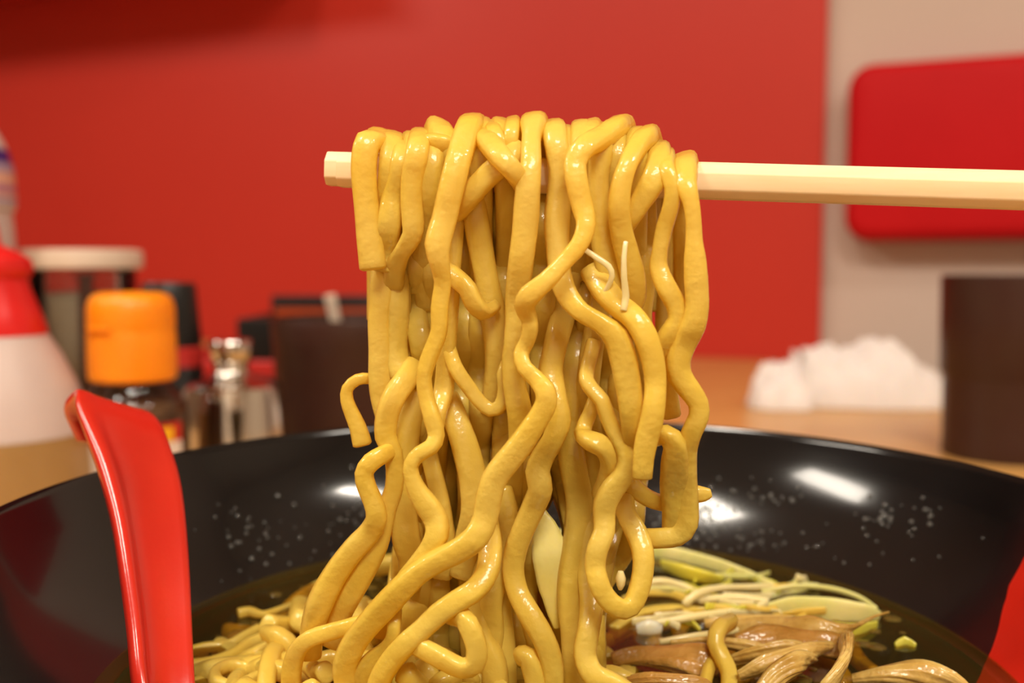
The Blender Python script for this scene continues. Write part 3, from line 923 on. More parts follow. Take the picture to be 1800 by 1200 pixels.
NF = 60
for i in range(NF):
    fx = (i + .5) / NF
    x0 = 672 + fx * (1128 - 672) + R_.uniform(-6, 6)
    d = [3, 8, -1, 12, 5][i % 5] + R_.uniform(-1, 1)
    wd = R_.uniform(38, 48)
    ph, ph2 = R_.uniform(0, 6.28), R_.uniform(0, 6.28)
    amp, wl = R_.uniform(4, 11), R_.uniform(90, 170)
    yend = 1245
    conv = (900 + (x0 - 900) * R_.uniform(.75, 1.05))
    pts = []
    y = R_.uniform(282, 305)
    while y < yend:
        tq = (y - 300) / 900
        x = x0 + (conv - x0) * tq + amp * math.sin(y / wl * 6.28 + ph)
        lo, hi = limits(y)
        x = min(max(x, lo + wd * .3), hi - wd * .3)
        x = avoid(x, y, wd * .5)
        pts.append((x, y, d + 2.0 * math.sin(y / 140 * 6.28 + ph2), wd * (1 + .1 * math.sin(y / 60 + ph))))
        y += 34
    for _ in range(3):
        q = list(pts)
        for k in range(1, len(pts) - 1):
            q[k] = ((pts[k - 1][0] + 2 * pts[k][0] + pts[k + 1][0]) / 4, *pts[k][1:])
        pts = q
    lab = 'noodle strand packed inside the hanging bundle behind the front strands'
    build_strand(lab, to3(pts, d, wd), 300 + i, M['noodle'], 'noodles inside the hanging bundle')

# noodles lying over the top of the chopsticks behind the front humps
for i, x0 in enumerate([690, 726, 845, 880, 990, 1022, 1040, 1082, 1118]):
    wd = R_.uniform(34, 42)
    top = {690: 250, 726: 250, 845: 225, 880: 224, 990: 236, 1022: 228, 1040: 226, 1082: 236, 1118: 240}[x0]
    dx = R_.uniform(-10, 10)
    pts = [(x0 + dx, 520, 12), (x0 + dx, 420, 13), (x0 + dx * .5, 330, 13), (x0, top + 22, 11), (x0, top, 6), (x0, top - 3, 0), (x0 - dx * .2, top + 6, -5), (x0 - dx * .4, top + 40, -8), (x0 - dx * .8, top + 100, -7), (x0 - dx, top + 180, -4), (x0 - dx, top + 260, -1)]
    build_strand('noodle folded over the chopsticks, half hidden by the front humps', to3(pts, 0, wd), 500 + i, M['noodle'], 'noodles folded over the chopsticks')


# ------------------------------------------------------------------ noodles, toppings in the soup
def soup_strand(label, pts, wd, dz, seed, m=None, cat='noodle', name='noodle', group=None, aspect=.86, twist=.3, seg=14, expo=2.7, taper0=0, taper1=0, wob=.06, ridge=0.0):
    """pts: (px, py[, height over the soup in mm[, width px]]) laid on the broth plane"""
    out = []
    z = dz
    for p in pts:
        z = p[2] if len(p) > 2 else z
        wd = p[3] if len(p) > 3 else wd
        q = PZ(p[0], p[1], SZ + z * MM)
        rr = math.hypot(q.x - BC[0], q.y - BC[1])
        rmax = (inner_r(SOUP + min(z, 0)) - 3.5) * MM - wd * q.y / F * .5
        if rr > rmax and z < 3:
            q.x = BC[0] + (q.x - BC[0]) * rmax / rr
            q.y = BC[1] + (q.y - BC[1]) * rmax / rr
        out.append((q, wd * q.y / F))
    smp = catmull(out, .0011)
    vs, fs = sweep(smp, seed=seed, aspect=aspect, twist=twist, taper0=taper0, taper1=taper1, wob=wob, seg=seg, expo=expo, ridge=ridge)
    o = link(name, mesh(name, vs, fs), m or M['noodle_soup'])
    return tag(o, label, cat, group)


SN = [
 ('thin hooked noodle floating alone at the left of the soup', 15, .6, [(420, 1078, .8, 20), (438, 1074, 1, 18), (462, 1080, .8, 14), (490, 1072, .3, 13), (525, 1060, -1, 13), (560, 1052, -2, 13)]),
 ('curled noodle ring at the bottom left of the soup by the spoon', 24, 1, [(462, 1186, 1), (430, 1172, 1.5), (400, 1170, 2), (378, 1184, 2, 26), (384, 1202, 2, 28), (415, 1208, 1.5), (448, 1192, 2, 24), (480, 1180, 1)]),
 ('bright yellow upright noodle left of the pile', 34, 4, [(492, 1135, 4), (478, 1150, 6), (470, 1180, 5), (468, 1215, 3), (470, 1260, 0)]),
 ('chunky noodle end standing left of the pile', 40, 5, [(468, 1112, 6, 30), (490, 1120, 7, 36), (512, 1140, 5, 36), (528, 1170, 2)]),
 ('noodle sunk at the left beside the red spoon, upper', 20, -1.0, [(320, 1150, -1), (360, 1138, -.5), (400, 1134, -.5), (430, 1118, .5), (455, 1105, 1)]),
 ('noodle sunk at the left beside the red spoon, lower', 24, -.5, [(320, 1172, -.5), (370, 1165, 0), (410, 1150, .3), (440, 1130, .8), (465, 1122, 1)]),
 ('noodle sunk at the left rim of the soup, lowest of three', 26, -1, [(330, 1205, -1), (380, 1190, -1), (430, 1158, 0), (470, 1140, 1)]),
 ('noodle drifting under the surface left of the bundle', 24, -3, [(400, 1060, -4), (460, 1052, -3), (520, 1040, -2), (580, 1020, -1)]),
 ('noodle lying across the back of the pile at the left', 34, 1, [(640, 1000, 0), (680, 992, 4), (720, 990, 4), (760, 1000, 1)]),
 ('noodle peeping between the strands at the back of the pile', 30, 1, [(560, 1100, 1), (600, 1075, 5), (640, 1070, 6), (690, 1072, 5), (740, 1085, 3)]),
 ('pale noodle bent upright at the right of the soup among the pork', 30, 4, [(1285, 1092, 7, 30), (1264, 1105, 8, 34), (1258, 1130, 6, 34), (1270, 1155, 4, 30), (1282, 1185, 2, 30), (1278, 1230, 0)]),
 ('pale noodle beside the upright one, at the bottom right', 26, 2, [(1262, 1150, 3, 24), (1248, 1170, 2), (1240, 1200, 1), (1238, 1240, 0)]),
 ('noodle running from the bundle towards the right of the soup', 34, 0, [(1040, 1190, 3), (1075, 1185, 4), (1110, 1200, 3), (1150, 1230, 1)]),
 ('noodle under the broth behind the bundle, right', 28, -1.5, [(1080, 1110, -1), (1120, 1085, -1), (1180, 1075, -1), (1240, 1080, -1.5), (1290, 1070, -3)]),
 ('noodle under the broth right of the bundle foot', 28, -1.5, [(1100, 1060, -1), (1150, 1040, -1), (1210, 1045, -1), (1270, 1060, -2)]),
]
for i, (lab, wd, dz, pts) in enumerate(SN):
    soup_strand(lab, pts, wd, dz, 700 + i)
# the mound the hanging strands rise from
for i in range(34):
    cx, cy = R_.uniform(520, 1060), R_.uniform(1110, 1260)
    a = R_.uniform(0, 6.28)
    pts = []
    for k in range(6):
        pts.append((cx, cy, max(-2, 9 - abs(cx - 720) / 40 + R_.uniform(-4, 2)), R_.uniform(36, 44)))
        cx += 46 * math.cos(a)
        cy += 22 * math.sin(a)
        a += R_.uniform(-.9, .9)
    soup_strand('noodle coiled in the pile at the foot of the hanging bundle', pts, 38, 3, 800 + i, group='noodles piled in the soup')
for i in range(34):
    cx, cy = R_.uniform(330, 560) if i < 8 else R_.uniform(1060, 1500), R_.uniform(1085, 1230)
    a = R_.uniform(0, 6.28)
    pts = []
    for k in range(5):
        pts.append((cx, cy, R_.uniform(-4.5, -1.8), R_.uniform(22, 34)))
        cx += 44 * math.cos(a)
        cy += 16 * math.sin(a)
        a += R_.uniform(-.8, .8)
    soup_strand('noodle lying sunk below the broth surface left of the hanging bundle, near the spoon' if i < 8 else 'noodle lying sunk below the broth surface right of the hanging bundle, under the toppings', pts, 30, -3, 860 + i, group='noodles sunk in the broth at the left' if i < 8 else 'noodles sunk in the broth at the right')


def ribbon(name, label, cat, pts, dz, m, seed, aspect=.22, group=None, **kw):
    return soup_strand(label, pts, 30, dz, seed, m, cat, name, group, aspect=aspect, **kw)


ribbon('leek_slice', 'long pale leek strip along the far edge of the soup', 'leek', [(1130, 962, 1, 22), (1180, 972, 1.5, 28), (1250, 990, 1.5, 26), (1310, 1010, 1, 24), (1365, 1034, .5, 16)], 1, M['leek'], 900, aspect=.3)
ribbon('leek_slice', 'bright yellow green leek piece just right of the hanging noodles', 'leek', [(1165, 992, 2, 20), (1200, 1004, 3, 30), (1240, 1014, 2.6, 26), (1268, 1020, 1.5, 16)], 2, M['leek_green'], 901, aspect=.4)
ribbon('leek_slice', 'wide pale leek half ring near the right rim of the soup', 'leek', [(1355, 1070, 1, 26), (1400, 1066, 2, 40), (1460, 1072, 2, 46), (1515, 1078, 1.5, 40), (1545, 1082, .8, 20)], 1, M['leek'], 902, aspect=.25)
ribbon('leek_slice', 'thin curved leek edge arching over the wide half ring', 'leek', [(1340, 1040, 1, 9), (1400, 1030, 2.5, 10), (1460, 1034, 2.5, 10), (1510, 1048, 2, 9), (1548, 1068, 1, 8)], 1, M['leek'], 903, aspect=.7)
ribbon('leek_slice', 'greenish leek layer under the wide half ring', 'leek', [(1380, 1092, .6, 26), (1440, 1104, .8, 34), (1500, 1110, .6, 34), (1540, 1100, .3, 22)], 1, M['leek_green'], 904, aspect=.2)
ribbon('leek_slice', 'small leek shred drifting at the right rim', 'leek', [(1575, 1135, 0, 14), (1590, 1128, .4, 22), (1608, 1136, 0, 14)], 0, M['leek_green'], 905, aspect=.4)
ribbon('leek_slice', 'pale leek strip crossing behind the hanging noodles', 'leek', [(920, 960, 4, 40), (950, 945, 6, 44), (985, 950, 5, 36), (1010, 965, 3, 26)], 1, M['leek'], 907, aspect=.35)
for i, (lab, pts) in enumerate([
    ('pale bean sprout curving behind the leek strips', [(1205, 1062, 1, 16), (1222, 1045, 3, 14), (1260, 1034, 3, 13), (1320, 1032, 2, 13), (1380, 1030, 1, 10)]),
    ('pale bean sprout lying flat right of the hanging noodles', [(1120, 1100, 1, 14), (1170, 1092, 2, 14), (1230, 1082, 2, 14), (1300, 1072, 1, 12), (1350, 1060, 1, 10)]),
    ('pale bean sprout under the wide leek half ring', [(1230, 1055, 1, 14), (1290, 1050, 2, 14), (1350, 1056, 1.5, 12)]),
    ('small bean sprout bent near the bundle foot', [(1120, 1030, 2, 16), (1160, 1022, 3, 16), (1200, 1030, 2, 14), (1225, 1042, 1, 12)]),
    ('bean sprout lying over the pork', [(1160, 1128, 2, 12), (1220, 1118, 3, 13), (1290, 1108, 3, 13), (1340, 1092, 2, 10)]),
]):
    soup_strand(lab, pts, 14, 1, 920 + i, M['sprout'], 'bean sprout', 'bean_sprout', 'bean sprouts in the soup', aspect=.9, expo=2.1)
for i in range(26):
    cx, cy = R_.uniform(1090, 1440), R_.uniform(1010, 1100)
    a = R_.uniform(-.4, .5)
    pts = []
    for k in range(4):
        pts.append((cx, cy, R_.uniform(.2, 2.2), R_.uniform(8, 15)))
        cx += R_.uniform(22, 40) * math.cos(a)
        cy += 14 * math.sin(a)
        a += R_.uniform(-.7, .7)
    soup_strand('thin leek shred tangled in the topping behind the pork', pts, 12, 1, 1000 + i, M[['leek', 'sprout', 'leek_green', 'noodle_soup'][i % 4]], 'leek shred', 'leek_shred', 'leek shreds in the topping', aspect=.4, twist=.9)
PK = [
 ('flat dark brown pork slice right of the bundle foot', 'pork_dark', .45, [(1080, 1160, 1, 40), (1120, 1152, 2, 46), (1180, 1156, 2.5, 52), (1235, 1164, 2, 46), (1262, 1172, 1, 24)]),
 ('shredded pork piece with a thin hooked tip pointing right', 'pork', .5, [(1290, 1104, 3, 30), (1350, 1098, 5, 40), (1420, 1106, 6, 44), (1475, 1112, 6, 34), (1505, 1100, 6, 18), (1535, 1084, 6, 10), (1562, 1076, 6, 6)]),
 ('thick pork shred lying under the hooked one', 'pork_dark', .5, [(1295, 1132, 3, 34), (1360, 1124, 4, 44), (1430, 1130, 5, 44), (1490, 1138, 4, 34)]),
 ('upright fold of pork at the bottom right', 'pork', .5, [(1478, 1108, 5, 16), (1488, 1135, 9, 36), (1478, 1170, 9, 44), (1455, 1210, 6, 46)]),
 ('pork shred slanting left of the upright fold', 'pork', .5, [(1300, 1186, 3, 20), (1350, 1166, 5, 28), (1410, 1146, 6, 30), (1460, 1136, 5, 22)]),
 ('pale pork shred at the bottom right centre', 'pork', .6, [(1340, 1215, 3, 30), (1370, 1185, 5, 40), (1400, 1168, 6, 40), (1425, 1160, 4, 24)]),
 ('long pork slice at the very bottom right', 'pork', .4, [(1500, 1192, 1, 20), (1560, 1184, 3, 34), (1620, 1186, 3, 46), (1670, 1198, 2, 40), (1710, 1222, 0, 24)]),
 ('thin pork shred across the dark slice', 'pork', .6, [(1180, 1132, 3, 16), (1250, 1128, 4, 22), (1310, 1136, 4, 24), (1360, 1150, 3, 16)]),
 ('small pork shred under the leek half ring', 'pork', .6, [(1240, 1096, 1, 14), (1300, 1090, 2, 20), (1370, 1088, 2, 20), (1430, 1096, 1, 14)]),
 ('lower pork shred beside the bundle foot', 'pork_dark', .5, [(1090, 1205, 2, 30), (1150, 1200, 4, 46), (1215, 1205, 4, 46), (1250, 1220, 2, 30)]),
 ('pork shred between the upright noodle and the fold', 'pork', .5, [(1290, 1160, 2, 22), (1330, 1150, 4, 34), (1380, 1142, 5, 34), (1420, 1150, 4, 24)]),
]
for i, (lab, mm, asp, pts) in enumerate(PK):
    soup_strand(lab, pts, 30, 2, 940 + i, M[mm], 'pork', 'pork_shred', 'shredded pork on the soup', aspect=asp, twist=2.0, wob=.5, seg=36, expo=2.2, ridge=.38)
soup_strand('glistening white lump of fat beside the noodle loop', [(1122, 1108, .5, 24), (1140, 1104, 1, 34), (1160, 1106, .5, 24)], 40, 2, 960, M['fat'], 'fat', 'fat_lump', aspect=.6, expo=2.0)


def hung_piece(name, label, cat, pts, wd, m, seed, **kw):
    smp = catmull(to3(pts, -10, wd), .0011)
    vs, fs = sweep(smp, seed=seed, **kw)
    o = link(name, mesh(name, vs, fs), m)
    return tag(o, label, cat)


hung_piece('bean_sprout', 'white bean sprout stuck to the hanging noodles, right of centre', 'bean sprout', [(1100, 425, -15.5, 8), (1097, 450, -16, 9), (1097, 490, -16, 11), (1100, 520, -15.5, 13), (1096, 545, -16, 12)], 11, M['sprout'], 970, aspect=.7, expo=2.1)
hung_piece('bean_sprout', 'bent pale bean sprout clinging in the middle of the bundle', 'bean sprout', [(1030, 440, -13.2, 9), (1052, 455, -13.4, 11), (1070, 468, -13.6, 11), (1076, 485, -13.6, 10), (1068, 505, -13.2, 9), (1056, 525, -12.6, 7)], 10, M['sprout'], 971, aspect=.6, expo=2.1)
hung_piece('leek_slice', 'yellow flat leek leaf seen between the strands, bottom centre', 'leek', [(948, 898, -3, 24), (958, 935, -4, 50), (968, 975, -5, 62), (974, 1020, -5, 58), (980, 1062, -5, 46), (986, 1100, -5, 30)], 50, M['leek_pale'], 973, aspect=.2, expo=2.2, wob=.2)
hung_piece('sprout_bean', 'tiny pale bean hanging inside the noodle loop', 'bean', [(1091, 1004, -13, 10), (1091, 1016, -13, 19), (1091, 1028, -13, 15), (1090, 1036, -13, 7)], 12, M['sprout'], 972, expo=2.0, aspect=.9)

# ------------------------------------------------------------------ red spoon
def spoon():
    L = [(278, 1390, 147), (260, 1300, 149.5), (238, 1200, 153), (228, 1100, 160), (214, 1000, 167), (200, 915, 174), (180, 835, 181), (158, 770, 187), (142, 725, 191), (136, 698, 194), (137, 684, 198), (128, 690, 203), (115, 706, 207), (113, 725, 209), (121, 745, 210), (135, 775, 210.5)]
    R = [(356, 1390, 151), (349, 1300, 154.5), (341, 1200, 160), (336, 1100, 168), (332, 1000, 176), (326, 915, 184), (317, 850, 192), (303, 797, 198), (289, 756, 203), (275, 734, 207), (262, 724, 211), (250, 722, 216), (238, 730, 220), (236, 745, 222), (241, 765, 223), (252, 790, 224)]
    Lp = catmull([(P(*p),) for p in L], .004)
    n = len(Lp)
    # same parameterisation for both sides
    def dense(pts, k=5):
        out = []
        m = len(pts)
        for i in range(m - 1):
            p0, p1, p2, p3 = (P(*pts[max(i - 1, 0)]), P(*pts[i]), P(*pts[i + 1]), P(*pts[min(i + 2, m - 1)]))
            for j in range(k):
                tq = j / k
                t2, t3 = tq * tq, tq ** 3
                out.append(p0 * ((-t3 + 2 * t2 - tq) * .5) + p1 * ((3 * t3 - 5 * t2 + 2) * .5) + p2 * ((-3 * t3 + 4 * t2 + tq) * .5) + p3 * ((t3 - t2) * .5))
        out.append(P(*pts[-1]))
        return out
    Ld, Rd = dense(L), dense(R)
    n = len(Ld)

    def flat_(i):
        return 1.0 if i < 32 else max(.15, 1 - (i - 32) / 12.0)
    # front profile across the width: (s, offset forward mm)
    front = [(0.0, .0), (.03, .9), (.08, 1.3), (.15, 1.1), (.20, .3), (.28, -.35), (.40, -.6), (.5, -.65), (.60, -.6), (.75, -.3), (.87, .5), (.93, .9), (.98, .7), (1.0, 0)]
    back = [(.985, -1.6), (.92, -2.2), (.5, -2.9), (.08, -2.2), (.015, -1.6)]
    prof = front + back
    root = empty('soup_spoon', (P(290, 1200, 190).x, P(290, 1200, 190).y, SZ - .03), 'red plastic soup spoon with hooked handle standing in the bowl', 'spoon')
    vs, fs, rows = [], [], []
    for i in range(n):
        t = (Ld[min(i + 1, n - 1)] + Rd[min(i + 1, n - 1)] - Ld[max(i - 1, 0)] - Rd[max(i - 1, 0)]).normalized()
        wv = Rd[i] - Ld[i]
        nf = t.cross(wv).normalized()
        if i == 0 and nf.y > 0: pass
        row = []
        for s, off in prof:
            row.append(len(vs))
            vs.append(Ld[i] + wv * s + nf * (off * flat_(i) if off > -1 else off) * MM)
        rows.append(row)
    # make sure "forward" faces the camera at the bottom
    t = (Ld[1] - Ld[0]).normalized()
    nf = t.cross(Rd[0] - Ld[0]).normalized()
    if nf.y > 0:
        vs = []
        for i in range(n):
            t = (Ld[min(i + 1, n - 1)] + Rd[min(i + 1, n - 1)] - Ld[max(i - 1, 0)] - Rd[max(i - 1, 0)]).normalized()
            wv = Rd[i] - Ld[i]
            nf = -t.cross(wv).normalized()
            for s, off in prof:
                vs.append(Ld[i] + wv * s + nf * (off * flat_(i) if off > -1 else off) * MM)
    k = len(prof)
    for a, b in zip(rows, rows[1:]):
        for j in range(k):
            fs.append((a[j], a[(j + 1) % k], b[(j + 1) % k], b[j]))
    fs.append(tuple(rows[0]))
    fs.append(tuple(reversed(rows[-1])))
    me = mesh('handle', vs, fs)
    fix_normals(me)
    o = link('handle', me, M['spoon'], root)
    # scoop, sunk in the broth: shallow oval dish
    c = (Ld[0] + Rd[0]) / 2
    ax = Vector((BC[0] - c.x, BC[1] - c.y, 0)).normalized()
    ay = Vector((-ax.y, ax.x, 0))
    c = c + ax * .024
    c.z = TZ + .044
    vs, fs = [], []
    NR, NS = 8, 32
    for sgn, off in ((1, 0), (1, -.0022)):
        for i in range(NR + 1):
            r = i / NR
            for q in range(NS):
                a = 2 * math.pi * q / NS
                vs.append(c + ax * (.026 * r * math.cos(a)) + ay * (.018 * r * math.sin(a)) + Vector((0, 0, .009 * (r ** 2.2) - .006 + off * (1 - .3 * r))))
    for lay in range(2):
        b0 = lay * (NR + 1) * NS
        for i in range(NR):
            for q in range(NS):
                q2 = (q + 1) % NS
                fs.append((b0 + i * NS + q, b0 + (i + 1) * NS + q, b0 + (i + 1) * NS + q2, b0 + i * NS + q2))
    b0, b1 = NR * NS, (NR + 1) * NS + NR * NS
    for q in range(NS):
        q2 = (q + 1) % NS
        fs.append((b0 + q, b1 + q, b1 + q2, b0 + q2))
    me = mesh('scoop', vs, fs)
    fix_normals(me)
    link('scoop', me, M['spoon'], root)


spoon()


# ------------------------------------------------------------------ things at the back, left
def at(px, ymm):
    """table position below pixel column px at depth ymm"""
    d = ray(px, 467)
    return (d.x / d.y * ymm * MM, ymm * MM)


def zof(py, ymm):
    """height above the table in mm of pixel row py at depth ymm"""
    d = ray(900, py)
    return 127 + d.z / d.y * ymm


def pxmm(px, ymm):
    return px * ymm / F


# squeeze bottle with red top
Y = 430
c = at(-18, Y)
r = lambda p: pxmm(p, Y)
z = lambda y: zof(y, Y)
t = empty('squeeze_bottle', (c[0], c[1], TZ), 'milky squeeze bottle with red nozzle top at the far left', 'bottle')
lathe('body', [(0, 0), (r(150), 0), (r(160), 3), (r(163), z(860)), (r(160), z(790)), (r(158), z(758))], c, M['oil_in_bottle'], t)
lathe('upper_body', [(r(158), z(758)), (r(150), z(725)), (r(133), z(675)), (r(110), z(625)), (r(86), z(583))], c, M['milky'], t)
lathe('nozzle_cap', [(r(89), z(588)), (r(88), z(578)), (r(78), z(548)), (r(64), z(510)), (r(60), z(490)), (r(66), z(484)), (r(70), z(470)), (r(66), z(455)), (r(46), z(442)), (r(20), z(430)), (r(12), z(380)), (r(6), z(350)), (0, z(350))], c, M['red_cap'], t)

# striped white bottle
Y = 590
c = at(-62, Y)
t = empty('striped_bottle', (c[0], c[1], TZ), 'tall white bottle with navy and lavender stripes at the left edge', 'bottle')
lathe('body', [(0, 0), (r(80), 0), (r(84), 4), (r(84), z(560)), (r(82), z(440)), (r(80), z(400)), (r(78), z(372)), (r(84), z(366)), (r(84.5), z(352)), (r(83), z(300)), (r(77), z(270)), (r(68), z(245)), (r(52), z(215)), (r(34), z(190)), (r(30), z(170))], c, M['milky'], t)
for nm, m_, y0, y1, e0, e1 in (('navy_band', 'navy_print', 286, 262, 80.5, 74.5), ('lavender_band', 'lavender_print', 303, 287, 83.4, 80.8), ('peach_band', 'peach_print', 325, 304, 84.2, 83.5), ('purple_band', 'purple_print', 338, 326, 84.6, 84.3), ('peach_band', 'peach_print', 347, 339, 84.8, 84.6), ('lavender_band', 'lavender_print', 356, 348, 85, 84.9)):
    lathe(nm, [(r(e0) + .25, z(y0)), (r(e1) + .25, z(y1))], c, M[m_], t)
lathe('cap', [(r(36), z(172)), (r(36), z(120)), (r(30), z(112)), (0, z(112))], c, M['milky'], t)

# lidded jar
Y = 640
c = at(143, Y)
t = empty('seasoning_jar', (c[0], c[1], TZ), 'clear jar with flat cream lid behind the orange capped bottle', 'jar')
lathe('glass_body', [(0, 1), (r(84), 0), (r(90), 4), (r(90), z(480)), (r(86), z(472)), (r(83), z(472)), (r(84), z(484)), (r(84), 6), (0, 5)], c, M['glass'], t)
lathe('contents', [(0, 6), (r(81), 6), (r(82), 10), (r(82), z(520)), (r(60), z(514)), (0, z(511))], c, M['grey_powder'], t)
lathe('lid', [(0, z(470)), (r(96), z(473)), (r(102), z(470)), (r(102.5), z(445)), (r(100), z(440)), (r(92), z(438.5)), (0, z(438))], c, M['lid'], t)
t2 = empty('jar_scoop', (c[0], c[1], TZ + .02), 'brown scoop handle standing inside the lidded jar', 'scoop')
box('handle', (c[0] + .012, c[1] - .0335, TZ + .04), (c[0] + .021, c[1] - .0305, TZ + z(482) * MM), M['brown_plastic'], t2, .001)
box('handle_tip', (c[0] + .010, c[1] - .034, TZ + z(486) * MM), (c[0] + .023, c[1] - .030, TZ + z(479) * MM), M['brown_plastic'], t2, .001)

# orange capped bottle
Y = 455
c = at(228, Y)
t = empty('sauce_bottle', (c[0], c[1], TZ), 'glass spice bottle with orange flip cap and red label', 'bottle')
lathe('glass_body', [(0, 0), (r(86), 0), (r(93), 4), (r(93), z(735)), (r(90), z(712)), (r(78), z(692)), (r(66), z(680)), (r(64), z(664))], c, M['glass'], t)
lathe('contents', [(0, 2), (r(88), 4), (r(88), z(720)), (r(80), z(705)), (0, z(702))], c, M['spice'], t)
cap = lathe('flip_cap', [(0, z(668)), (r(70), z(667)), (r(74.5), z(662)), (r(75), z(640)), (r(74), z(585)), (r(73), z(581)), (r(73), z(577)), (r(74), z(573)), (r(73.5), z(545)), (r(71), z(530)), (r(64), z(519)), (r(50), z(514)), (0, z(512))], c, M['orange_cap'], t)
d_ = (Vector((c[0], c[1], 0)) * -1).normalized()
ang = math.atan2(-1, -.45)
tabc = Vector((c[0] + r(74) * MM * math.cos(ang), c[1] + r(74) * MM * math.sin(ang), TZ + z(575) * MM))
box('thumb_tab', tabc - Vector((.0062, .0015, .0012)), tabc + Vector((.0062, .0015, .0012)), M['orange_cap'], cap, .0008, rot=ang + math.pi / 2)


def wrap(name, m_, a0, a1, y0, y1, rad, par, seg=16):
    vs, fs = [], []
    for i in range(seg + 1):
        a = a0 + (a1 - a0) * i / seg
        for yy in (y0, y1):
            vs.append(Vector((c[0] + rad * MM * math.cos(a), c[1] + rad * MM * math.sin(a), TZ + z(yy) * MM)))
    for i in range(seg):
        fs.append((2 * i, 2 * i + 2, 2 * i + 3, 2 * i + 1))
    return link(name, mesh(name, vs, fs), M[m_], par)


lb = wrap('label', 'red_label', -math.pi * .95, -math.pi * .08, 768, 735, r(93) + .2, t)
wrap('yellow_mark', 'yellow_print', -math.pi * .36, -math.pi * .15, 767, 742, r(93) + .4, lb)
lb2 = wrap('lower_label', 'white_print', -math.pi * .95, -math.pi * .08, 830, 768, r(93) + .2, t)
wrap('grey_mark', 'grey_print', -math.pi * .33, -math.pi * .20, 805, 784, r(93) + .4, lb2)

# black capped bottle behind
Y = 560
c = at(296, Y)
t = empty('dark_bottle', (c[0], c[1], TZ), 'dark sauce bottle with black cap behind the orange capped one', 'bottle')
lathe('body', [(0, 0), (r(62), 0), (r(66), 4), (r(66), z(720)), (r(60), z(700)), (r(55), z(690)), (r(54), z(640))], c, M['black_plastic'], t)
lathe('collar', [(r(54.5), z(642)), (r(55), z(612)), (r(50), z(606))], c, M['red_stand'], t)
lathe('cap', [(0, z(606)), (r(52), z(608)), (r(53), z(600)), (r(46), z(503)), (r(43), z(497)), (0, z(495))], c, M['black_plastic'], t)

# steel pot
Y = 545
c = at(402, Y)
t = empty('steel_pot', (c[0], c[1], TZ), 'polished steel condiment pot with knobbed lid beside the bowl', 'pot')
lathe('body', [(0, 0), (r(96), 0), (r(99), 3), (r(97), z(790)), (r(92), z(720)), (r(88), z(690)), (r(85), z(676)), (r(74), z(669)), (r(50), z(666))], c, M['steel'], t)
ld = lathe('lid', [(r(52), z(666.5)), (r(40), z(661)), (r(31), z(654)), (r(29), z(646)), (r(30), z(642)), (0, z(641))], c, M['steel'], t)
lathe('knob', [(r(28), z(643)), (r(33), z(636)), (r(38), z(622)), (r(38.5), z(604)), (r(36), z(599)), (r(30), z(597)), (0, z(596.5))], c, M['steel'], ld)

# red stand, black open box on it
Y = 800
x0, x1 = at(60, Y)[0], at(900, Y)[0]
zs = zof(634, Y) * MM
t = empty('condiment_stand', ((x0 + x1) / 2, Y * MM + .06, TZ), 'low red stand behind the condiments carrying a black box', 'stand')
box('top_board', (x0, Y * MM, TZ + zs - .012), (x1, Y * MM + .13, TZ + zs), M['red_stand'], t, .002)
box('front_board', (x0, Y * MM + .001, TZ), (x1, Y * MM + .012, TZ + zs - .012), M['red_stand'], t, .001)
for xx in (x0, x1 - .012):
    box('side_board', (xx, Y * MM + .012, TZ), (xx + .012, Y * MM + .128, TZ + zs - .012), M['red_stand'], t, .001)
bx0, bx1 = at(411, Y)[0], at(850, Y)[0]
zt = zof(561, Y) * MM
t = empty('black_box', ((bx0 + bx1) / 2, Y * MM + .05, TZ + zs), 'open black box with a painted orange lining on the red stand', 'box')
b0_, b1_ = TZ + zs, TZ + zt
th = .004
yb0, yb1 = Y * MM + .004, Y * MM + .125
box('front_side', (bx0, yb0, b0_), (bx1, yb0 + th, b1_), M['black_plastic'], t, .001)
box('back_side', (bx0, yb1 - th, b0_), (bx1, yb1, b1_ + .016), M['black_plastic'], t, .001)
box('left_side', (bx0, yb0 + th, b0_), (bx0 + th, yb1 - th, b1_), M['black_plastic'], t, .001)
box('right_side', (bx1 - th, yb0 + th, b0_), (bx1, yb1 - th, b1_), M['black_plastic'], t, .001)
box('bottom', (bx0 + th, yb0 + th, b0_), (bx1 - th, yb1 - th, b0_ + th), M['black_plastic'], t, .0005)
box('reflection', (bx0 + th, yb1 - th - .002, b0_ + th), (bx1 - th, yb1 - th, b1_ + .004), M['box_reflection'], t)  # orange sheet painted in for the red mirrored inside the box

# dark brown round holder
Y = 640
c = at(622, Y)
t = empty('utensil_cup', (c[0], c[1], TZ), 'dark brown round utensil cup left behind the hanging noodles', 'cup')
ro = r(146)
lathe('cup_wall', [(0, 0), (r(128), 0), (r(132), 2), (r(138), z(700)), (r(141), z(602)), (r(142.5), z(598)), (r(142.5), z(592)), (r(143), z(588)), (r(144.5), z(560)), (r(143), z(556.5)), (r(140), z(556.5)), (r(138.5), z(562)), (r(134), 8), (0, 6)], c, M['brown_plastic'], t, seg=96)
t = empty('spoon_handle', (c[0] - .012, c[1], TZ + .008), 'clear plastic spoon handle leaning out of the brown utensil cup', 'spoon')
p0, p1 = Vector((c[0] + .000, c[1] + .02, TZ + .0105)), P(580, 520, Y)
smp = catmull([(p0, .006), (p0.lerp(p1, .5), .006), (p1, .008)], .004)
vs, fs = sweep(smp, seg=12, aspect=.35, twist=0, wob=0)
link('handle', mesh('handle', vs, fs), M['lid'], t)
vs, fs = sweep(catmull([(p0 + Vector((0, 0, .0)), .010), (p0.lerp(p1, .12), .016), (p0.lerp(p1, .22), .012)], .003), seg=12, aspect=.3, twist=0, wob=0)
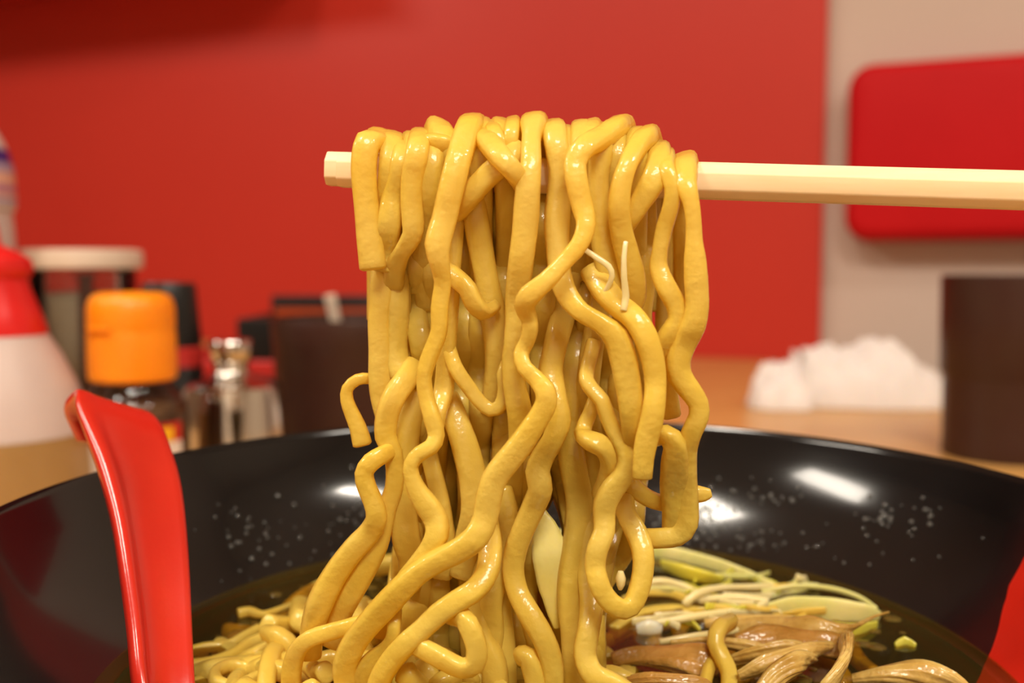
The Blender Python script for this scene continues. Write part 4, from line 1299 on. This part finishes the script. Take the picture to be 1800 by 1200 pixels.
link('scoop', mesh('scoop', vs, fs), M['lid'], t)

# ------------------------------------------------------------------ things at the back, right
Y = 640
c = at(1776, Y)
t = empty('tumbler', (c[0], c[1], TZ), 'dark brown plastic tumbler on the table at the right edge', 'tumbler')
lathe('cup_wall', [(0, 4), (r(92), 4), (r(95), 0), (r(100), 0), (r(102), 2), (r(101), z(770)), (r(103), z(664)), (r(104), z(659)), (r(109), z(652)), (r(110), z(560)), (r(111), z(490)), (r(110.5), z(484)), (r(108.5), z(483)), (r(106.5), z(488)), (r(100), 10), (0, 8)], c, M['brown_plastic'], t, seg=96)


# crumpled towel
def towel():
    Y0 = 880.0
    A, B = P(1310, 700, Y0), P(1672, 694, Y0)
    cx, L = (A.x + B.x) / 2, (B.x - A.x)
    NX, NY = 96, 44
    D = .085
    k = Y0 / F * MM
    outline = [(0, .0), (.03, 36), (.10, 58), (.16, 62), (.20, 70), (.26, 92), (.34, 86), (.42, 84), (.52, 90), (.58, 100), (.66, 98), (.74, 82), (.82, 62), (.90, 40), (.96, 22), (1, 0)]

    def hgt(u):
        for (u0, h0), (u1, h1) in zip(outline, outline[1:]):
            if u0 <= u <= u1:
                q = (u - u0) / (u1 - u0)
                return (h0 + (h1 - h0) * q * q * (3 - 2 * q)) * k
        return 0
    top, bot = [], []
    for i in range(NX + 1):
        u = i / NX
        half = D / 2 * (math.sin(math.pi * min(1, max(0, u * .96 + .02))) ** .45) * (1 + .18 * noise.noise(Vector((u * 7, 1.3, 0)))) * (1.25 if u < .25 else 1.0)
        yc = Y0 * MM + .012 * math.sin(u * 5) - (.016 if u < .25 else 0)
        for j in range(NY + 1):
            v = j / NY * 2 - 1
            prof = (1 - abs(v) ** 2.4) ** .6
            fold = .011 * noise.noise(Vector((u * 9 + v * 2.5, v * 2.2, 2))) + .006 * noise.noise(Vector((u * 22, v * 6, 7))) + .004 * math.sin(u * 14 + v * 5)
            zz = max(0, hgt(u) * prof + fold * prof)
            xx = A.x + L * u + .004 * noise.noise(Vector((u * 10, v * 4, 5)))
            top.append(Vector((xx, yc + half * v, TZ + .0015 + zz)))
            bot.append(Vector((xx, yc + half * v, TZ + .0005)))
    vs = top + bot
    fs = []
    W = NY + 1
    off = len(top)
    for i in range(NX):
        for j in range(NY):
            q = i * W + j
            fs.append((q, q + W, q + W + 1, q + 1))
            fs.append((off + q, off + q + 1, off + q + W + 1, off + q + W))
    for i in range(NX):
        for j in (0, NY):
            q = i * W + j
            fs.append((q, q + W, off + q + W, off + q))
    for j in range(NY):
        for i in (0, NX):
            q = i * W + j
            fs.append((q, q + 1, off + q + 1, off + q))
    me = mesh('towel', vs, fs)
    fix_normals(me)
    o = link('hand_towel', me, M['towel'])
    tag(o, 'crumpled white hand towel on the wooden table', 'towel')


towel()
